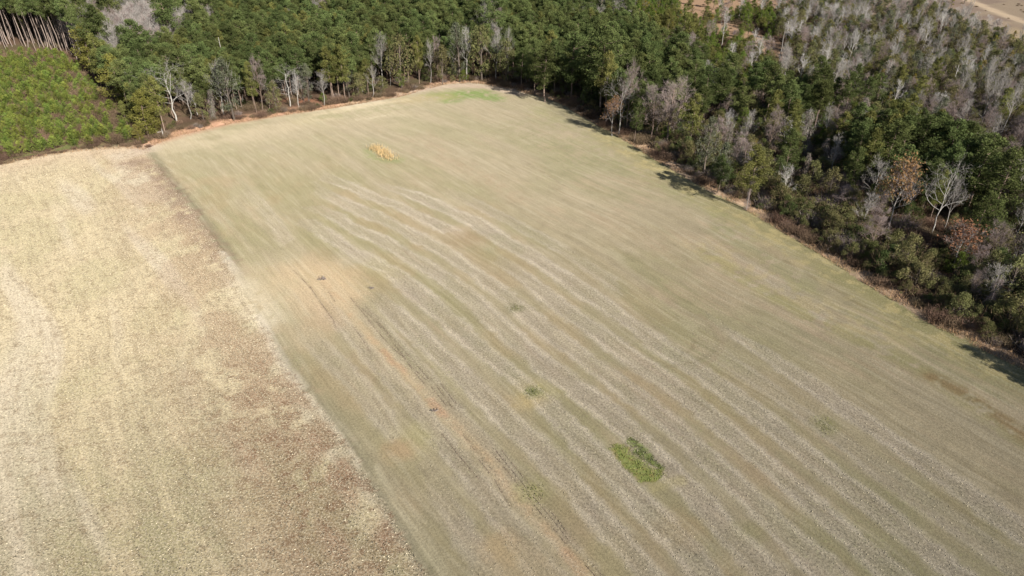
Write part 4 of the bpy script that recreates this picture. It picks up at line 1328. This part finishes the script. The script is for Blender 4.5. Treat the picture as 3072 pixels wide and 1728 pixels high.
LM = [(480, 260, 'the large grey leafless tree'), (447, 340, 'the lumpy corner pine'), (440, 140, 'the dark pointed pine'), (283, 130, 'the rounded yellow green pine'),
      (705, 260, 'the hanging grey green tree'), (865, 240, 'the gnarled white tree'), (1000, 210, 'the row of four pines'), (1149, 170, 'the tall slim grey tree'),
      (1205, 170, 'the tall olive tree'), (1380, 150, 'the tall pale green tree'), (1488, 150, 'the dark woods corner'), (1630, 190, 'the full corner pine'),
      (1790, 180, 'the tallest dark pine'), (1850, 280, 'the gnarled brown tree'), (1975, 320, 'the large purplish pair'), (2135, 250, 'the slim white tree'),
      (2163, 80, 'the white clearing tree'), (2090, 500, 'the long field shadow'), (2235, 420, 'the pale vine ball'), (2300, 380, 'the silvery upright tree'),
      (2240, 500, 'the yellow green belt pine'), (2275, 150, 'the silvery fan tree'), (2337, 110, 'the branchless dead stem'), (2400, 200, 'the silvery spreading tree'),
      (2540, 140, 'the leaning white stem'), (2765, 100, 'the chalk white tree'), (2720, 300, 'the three pale trees'), (2870, 340, 'the wide pale tree'),
      (2480, 470, 'the silvery twiggy tree'), (2650, 430, 'the left big pine'), (2900, 500, 'the broad front pine'), (2750, 550, 'the pale broken tree'),
      (2660, 580, 'the rusty draped tree'), (2850, 720, 'the orange leaved tree'), (2520, 590, 'the low purplish thicket'), (395, 50, 'the upper left bare twigs'),
      (565, 35, 'the second bare twig patch'), (245, 250, 'the brown brush patch'), (100, 80, 'the tall trunk row'), (330, 400, 'the stubble field corner'), (200, 405, 'the plantation front middle'), (130, 330, 'the plantation middle'), (30, 205, 'the plantation back'),
      (120, 445, 'the front plantation row'), (200, 330, 'the plantation brush strip'), (20, 370, 'the near left rim'),
      (40, 440, 'the left stubble edge'), (40, 270, 'the left picture rim'), (800, 80, 'the plain pine canopy'), (1100, 60, 'the top middle canopy'),
      (1650, 40, 'the top pale stems'), (1960, 40, 'the yellow leaved trees'), (2300, 620, 'the belt bend'), (2600, 760, 'the middle belt'), (2900, 930, 'the lower right belt'),
      (3000, 250, 'the right picture rim'), (3020, 800, 'the dark lower right woods'), (2050, 130, 'the bright green clearing trees')]
items = []
for c in CHOSEN:
    key, x, y, H, wf, rot, label = c
    u, v, _ = to_px(x, y, H * .6)
    if label:
        items.append([c, u, label, None]); continue
    du = [(math.hypot(u - a, (v - b) * 1.3), a, b, nm_) for a, b, nm_ in LM]
    dd, a, b, nm_ = min(du)
    rel = ('right of' if u > a else 'left of') if abs(u - a) > abs(v - b) * 1.2 else ('in front of' if v > b else 'behind')
    far = 'just ' if dd < 45 else ('' if dd < 100 else 'well ')
    kind_ = KIND[key][2]
    if not (-30 < u < 3102 and -30 < v < 1750):
        items.append([c, u, kind_ + ' standing out of view beyond the right rim', kind_ + 's out of view']); continue
    # each kind holds a tall and a low half of its own range
    lo_, hi_ = SIZE[key]
    size_ = 'tall ' if H > lo_ + .72 * (hi_ - lo_) else ('small ' if H < lo_ + .28 * (hi_ - lo_) else '')
    if size_ and (kind_.startswith('very tall') or kind_.startswith('short')): size_ = ''
    items.append([c, u, size_ + kind_ + ' ' + far + rel + ' ' + nm_, kind_ + 's near ' + nm_])
clus = {}
for it in items: clus.setdefault(it[2], []).append(it)
ORD = ['leftmost', 'second from left', 'third from left', 'fourth from left', 'fifth from left', 'sixth from left']
NUM = {2: 'two', 3: 'three', 4: 'four', 5: 'five', 6: 'six', 7: 'seven', 8: 'eight'}
for lab, its in clus.items():
    if len(its) < 2 or its[0][3] is None: continue
    its.sort(key=lambda t: t[1])
    n_ = len(its)
    if n_ > 8: continue
    for k, it in enumerate(its):
        o_ = ('rightmost' if k == n_ - 1 else ('second from right' if k == n_ - 2 and n_ > 4 else (ORD[k] if k < 4 else 'third from right')))
        if n_ > 7 and 3 <= k <= 4: o_ = ('middle left one' if k == 3 else 'middle right one')
        s_ = o_ + ' of ' + NUM[n_] + ' ' + lab
        if len(s_.split()) > 16: s_ = o_ + ' ' + lab
        if len(s_.split()) > 16: s_ = s_.replace(' well ', ' ').replace(' just ', ' ')
        it[2] = s_
for (c, u, label, group) in items:
    place_tree(c[0], int(gz.integers(len(LIB[c[0]]))), c[1], c[2], c[3], c[4], c[5], label, group)


def scatter(name, pts, sources, label, cat, zrot=True):
    """a wood too far and too dense to count: one object; pts rows are (x, y, scale xy, scale z, rotation)"""
    pts = np.array(pts)
    me = bpy.data.meshes.new(name)
    me.vertices.add(len(pts))
    me.vertices.foreach_set('co', np.column_stack([pts[:, :2], np.zeros(len(pts))]).astype(np.float32).ravel())
    a = me.attributes.new('scl', 'FLOAT_VECTOR', 'POINT'); a.data.foreach_set('vector', pts[:, [2, 2, 3]].astype(np.float32).ravel())
    a = me.attributes.new('rot', 'FLOAT_VECTOR', 'POINT'); a.data.foreach_set('vector', np.column_stack([pts[:, 4] * 0, pts[:, 4] * 0, pts[:, 4]]).astype(np.float32).ravel())
    o = link(name, me)
    ng = bpy.data.node_groups.new(name, 'GeometryNodeTree')
    ng.interface.new_socket('Geometry', in_out='INPUT', socket_type='NodeSocketGeometry')
    ng.interface.new_socket('Geometry', in_out='OUTPUT', socket_type='NodeSocketGeometry')
    N = ng.nodes.new; L = ng.links.new
    gi = N('NodeGroupInput'); go = N('NodeGroupOutput')
    jn = N('GeometryNodeJoinGeometry')
    for vi, parts in enumerate(sources):
        j2 = N('GeometryNodeJoinGeometry')
        for pn, pm in parts.items():
            so = bpy.data.objects.new(pn, pm)
            oi = N('GeometryNodeObjectInfo'); oi.inputs['Object'].default_value = so
            L(oi.outputs['Geometry'], j2.inputs[0])
        gt = N('GeometryNodeGeometryToInstance'); L(j2.outputs[0], gt.inputs[0]); L(gt.outputs[0], jn.inputs[0])
    ip = N('GeometryNodeInstanceOnPoints')
    L(gi.outputs[0], ip.inputs['Points']); L(jn.outputs[0], ip.inputs['Instance'])
    ip.inputs['Pick Instance'].default_value = True
    ri = N('FunctionNodeRandomValue'); ri.data_type = 'INT'
    ri.inputs[4].default_value = 0; ri.inputs[5].default_value = len(sources) - 1
    L(ri.outputs[2], ip.inputs['Instance Index'])
    for an, sk in (('scl', 'Scale'), ('rot', 'Rotation')):
        na = N('GeometryNodeInputNamedAttribute'); na.data_type = 'FLOAT_VECTOR'; na.inputs['Name'].default_value = an
        L(na.outputs[0], ip.inputs[sk])
    L(ip.outputs[0], go.inputs[0])
    md = o.modifiers.new('scatter', 'NODES'); md.node_group = ng
    tag(o, label, cat, kind='stuff')
    return o


for cat, L in REST.items():
    keys = {}
    for p in L: keys.setdefault(p[0], []).append(p)
    for key, ps in keys.items():
        rows = []
        for (k, x, y, H, wf, rot, _) in ps:
            s = H / np.mean(HT[key]); rows.append((x, y, s * wf, s, rot))
        words = {'pine': 'far off mass of mid green pines filling the wood behind the field',
                 'pine_y': 'yellowish pine crowns mixed through the far off wood',
                 'pine_d': 'deep green pine crowns mixed through the far off wood',
                 'pine_s': 'low yellowish pines scattered near the far clearing',
                 'bare': 'far off mass of grey leafless crowns in the woods',
                 'bare_w': 'far off pale leafless crowns in the woods',
                 'bare_p': 'far off purplish leafless crowns in the woods',
                 'young': 'bright young pines massed at the back of the plantation'}
        scatter(KIND[key][0].replace('_tree', '') + '_thicket', rows, LIB[key], words.get(key, 'far off ' + KIND[key][2].replace('tree', 'trees') + ' massed in the woods'), 'wood')
scatter('undergrowth', [(x, y, s * 1.1, s, gz.uniform(0, 6.28)) for x, y, s in BR], LIB['brush'], 'brown brush tangled over the floor of woods and plantation', 'undergrowth')
print('individuals', n_ind, {k: len(v) for k, v in REST.items()}, 'brush', len(BR))

# ------------------------------------------------------------------ dry grass, straw litter, field details
def along(L, step, g, side, lo_=0.0, hi_=4.0):
    """points beside a line, offset to one side"""
    out = []
    for i in range(len(L) - 1):
        a, b = L[i], L[i + 1]
        d = b - a; ln = np.linalg.norm(d)
        if ln < .01: continue
        nrm = np.array([-d[1], d[0]]) / ln * side
        n = int(ln / step)
        t = g.random((n, 1))
        out.append(a + d * t + nrm * (lo_ + (hi_ - lo_) * g.random((n, 1)) ** 1.4))
    return np.concatenate(out)


gd = np.random.default_rng(17)
gr = Geo()
# EDGE runs from lower right to upper left: its wooded side is to the right of the walk
P1 = along(EDGE, .022, gd, -1, -1.3, 4.6)
u_, v_, d_ = to_px(P1[:, 0], P1[:, 1], 0)
P1 = P1[(u_ > -100) & (u_ < 3300) & (N1(P1[:, 0] / 2.5, P1[:, 1] / 2.5, 2) > .38)]
P2 = along(TOPL, .05, gd, -1, -1.2, 1.6)
P2 = P2[(N1(P2[:, 0] / 2, P2[:, 1] / 2, 2) > .36)]
for Q, hh in ((P1, .75), (P2, .6)):
    n = len(Q)
    B = np.column_stack([Q, np.zeros(n)])
    h_ = hh * gd.uniform(.4, 1.3, n)
    tip = B + np.column_stack([gd.normal(size=(n, 2)) * .25, h_])
    gr.blades(B, tip, .10, gd.uniform(.6, 1.25, n), gd)
tag(link('dry_grass', gr.mesh('dry_grass', ML['straw'])), 'tawny dry grass along the foot of the woods', 'grass', kind='stuff')

# golden clump standing in the field
gc = Geo()
A_ = ats([(1118, 442), (1135, 446), (1150, 458), (1165, 470), (1178, 478)])
Q = along(A_, .011, gd, 1, -1.5, 1.5)
Q = Q + gd.normal(size=Q.shape) * .75
Q = Q[N1(Q[:, 0] / .8, Q[:, 1] / .8, 2) > .40]
B = np.column_stack([Q, np.zeros(len(Q))])
tip = B + np.column_stack([gd.normal(size=(len(B), 2)) * .3, gd.uniform(.5, 1.6, len(B))])
gc.blades(B, tip, .10, gd.uniform(.7, 1.2, len(B)), gd)
tag(link('tall_grass', gc.mesh('tall_grass', ML['gold'])), 'golden tall grass patch standing alone in the upper part of the field', 'grass', kind='stuff')

# bright weeds of the rectangular patch, the small patch and the far green corner
wd = Geo()
for poly, n, c in ((G1, 700, 1.1), (G2, 300, .6)):
    lo_, hi_ = poly.min(0), poly.max(0)
    q = gd.uniform(lo_, hi_, (n * 3, 2)); q = q[inside(q + gd.normal(size=q.shape) * .35, poly)][:n]
    q = q[N1(q[:, 0] / 1.1, q[:, 1] / 1.1, 2) > .34]
    C = np.column_stack([q, gd.uniform(.01, .10, len(q))])
    wd.cards(C, .26, .10, [0, 0, .6], c * gd.uniform(.6, 1.35, len(q)), gd, 1.6)
for cx, cy, r, n in ((1597, 1177, 1.5, 90), (2475, 1277, 1.8, 60), (1600, 1474, 1.6, 70), (1545, 925, 1.3, 60)):
    p0 = np.array(at(cx, cy)); q = p0 + gd.normal(size=(n, 2)) * r * .5
    wd.cards(np.column_stack([q, gd.uniform(.02, .25, n)]), .26, .10, [0, 0, .6], gd.uniform(.5, 1.1, n), gd, 1.6)
tag(link('weeds', wd.mesh('weeds', ML['weed'])), 'rank green weeds in patches on the open field', 'weeds', kind='stuff')

# straw litter: husks and stalks lying on both fields
st = Geo()
N_L = 170000
q = np.column_stack([gd.uniform(-150, 10, N_L), 42 + 150 * gd.random(N_L) ** 1.25])
q = q[inside(q, LEFT)]
qa = q @ T
q = q[gd.random(len(q)) < .35 + .65 * smooth(.35, .65, N2(qa / .55, (q @ D) / 9, 2))]
u_, v_, _ = to_px(q[:, 0], q[:, 1], 0)
q = q[(u_ > -60) & (u_ < 1400) & (v_ < 1800)]
C = np.column_stack([q, gd.uniform(.02, .10, len(q))])
ax = np.column_stack([gd.normal(size=(len(q), 2)), gd.normal(size=len(q)) * .35])
st.cards(C, .30, .10, ax, gd.uniform(.3, 1.25, len(q)), gd, .3)
tag(link('straw_litter', st.mesh('straw_litter', ML['straw_bit'])), 'pale husks and stalks strewn over the stubble field', 'straw', kind='stuff')

cf = Geo()
for st_, up, lo in BANDS:
    A = ats(up); B2 = ats(lo)
    area = abs(sdist(np.array([[0, 0.]]), A)[0]) * 0
    poly = np.vstack([A, B2[::-1]])
    l0, l1 = poly.min(0), poly.max(0)
    ar = .5 * abs(np.dot(poly[:, 0], np.roll(poly[:, 1], 1)) - np.dot(poly[:, 1], np.roll(poly[:, 0], 1)))
    n = int(ar * 2.4 * st_)
    q = gd.uniform(l0, l1, (int(n * max(1.5, (l1 - l0).prod() / ar)), 2))
    q = q[inside(q + gd.normal(size=q.shape) * .3, poly)][:n]
    e = []
    for Ln in (A, B2):
        dd = np.linalg.norm(np.diff(Ln, axis=0), axis=1).sum()
        e.append(along(Ln, .16 / st_, gd, 1, -.5, .5))
    q = np.concatenate([q] + e)
    C = np.column_stack([q, gd.uniform(.02, .09, len(q))])
    ax = np.column_stack([gd.normal(size=(len(q), 2)), gd.normal(size=len(q)) * .35])
    cf.cards(C, .24, .07, ax, gd.uniform(.6, 1.0, len(q)), gd, .3)
tag(link('chaff', cf.mesh('chaff', ML['straw_bit'])), 'pale chaff lying in long curved bands on the field', 'chaff', kind='stuff')

# clods thrown up along the wheel ruts
cl = Geo()
for L_ in RUTS:
    q = along(L_, .06, gd, 1, -.05, .05)
    keep = N2(q[:, 0] / .9, q[:, 1] / .9, 2) > .40
    q = q[keep]
    C = np.column_stack([q, gd.uniform(-.02, .07, len(q))])
    cl.cards(C, .15, .06, None, gd.uniform(.6, 1.5, len(q)), gd)
tag(link('soil_clods', cl.mesh('soil_clods', ML['clod'])), 'dark soil clods along the wheel ruts of the field', 'soil', kind='stuff')

# debris on the sandy patch, a log end and snags
def snag(name, px, py, H, r, lean, mat, label, cat, stubs=3):
    g = np.random.default_rng(int(px))
    x, y = at(px, py)
    root = bpy.data.objects.new(name, None); col.objects.link(root); root.location = (x, y, 0)
    t = Geo(); st = bent(g, H, 6, lean, .03)
    t.tube(st, np.linspace(r, r * .35, 6), 7)
    link('trunk', t.mesh('trunk', MB_[mat], True), root)
    for i in range(stubs):
        b = Geo(); z = H * g.uniform(.5, .95); p = np.array([np.interp(z, st[:, 2], st[:, 0]), np.interp(z, st[:, 2], st[:, 1]), z])
        a = g.uniform(0, 6.28); L_ = g.uniform(.6, 1.6) * H / 10
        b.tube([p, p + [math.cos(a) * L_ * .6, math.sin(a) * L_ * .6, L_ * .3], p + [math.cos(a) * L_, math.sin(a) * L_, L_ * .9]], [r * .3, r * .2, .02], 5)
        link('branch', b.mesh('branch', MB_[mat], True), root)
    tag(root, label, cat)


snag('dead_snag', 2337, 186, 17, .26, .03, 'grey', 'branchless dead pine stem standing alone against the brown clearing', 'dead tree')
snag('dead_snag', 2846, 290, 12, .22, .03, 'white', 'broken pale dead stem standing over deep shade at right', 'dead tree', 2)
snag('dead_snag', 684, 240, 17, .20, .01, 'white', 'bleached dead stem poking above the pines behind the grey green tree', 'dead tree', 2)
snag('dead_snag', 1088, 276, 3.2, .16, .02, 'white', 'short pale broken stem beside the glossy dark green bush', 'dead tree', 1)
snag('broken_post', 491, 414, 3.0, .14, -.12, 'white', 'short bleached stub leaning at the corner between the fields', 'dead tree', 2)
lg = Geo(); x, y = at(472, 400)
lg.tube([(0, 0, .35), (1.4, .2, .45), (3.0, .1, .3)], [.13, .12, .08], 7)
o = link('fallen_log', lg.mesh('fallen_log', MB_['white'], True)); o.location = (x, y, 0)
tag(o, 'bleached log lying by the leaning stub at the corner between the fields', 'log')


def root_pile(name, px, py, s, label):
    g = np.random.default_rng(int(px) + 3)
    x, y = at(px, py)
    rt = bpy.data.objects.new(name, None); col.objects.link(rt); rt.location = (x, y, 0)
    for nm_, mt, k in (('brown_branches', 'ruddy', 16), ('pale_branches', 'grey', 7)):
        b = Geo()
        for i in range(k):
            a = g.uniform(0, 6.28); L_ = g.uniform(.5, 1.5) * s
            p = np.array([g.normal() * .5 * s, g.normal() * .35 * s, .05])
            m = p + [math.cos(a) * L_ * .5, math.sin(a) * L_ * .5, g.uniform(.2, .7) * s]
            e = p + [math.cos(a + .3) * L_, math.sin(a + .3) * L_, g.uniform(.05, 1.0) * s]
            b.tube([p, m, e], [.09 * s, .06 * s, .02], 5)
        link(nm_, b.mesh(nm_, MB_[mt], True), rt)
    tag(rt, label, 'brush pile')


root_pile('brush_pile', 968, 838, .7, 'tangle of brown roots and branches on the sandy patch in the field')
root_pile('brush_pile', 1117, 866, .45, 'small heap of sticks right of the sandy patch in the field')
root_pile('brush_pile', 1303, 1233, .4, 'small dark clod and stick heap on the sandy track')
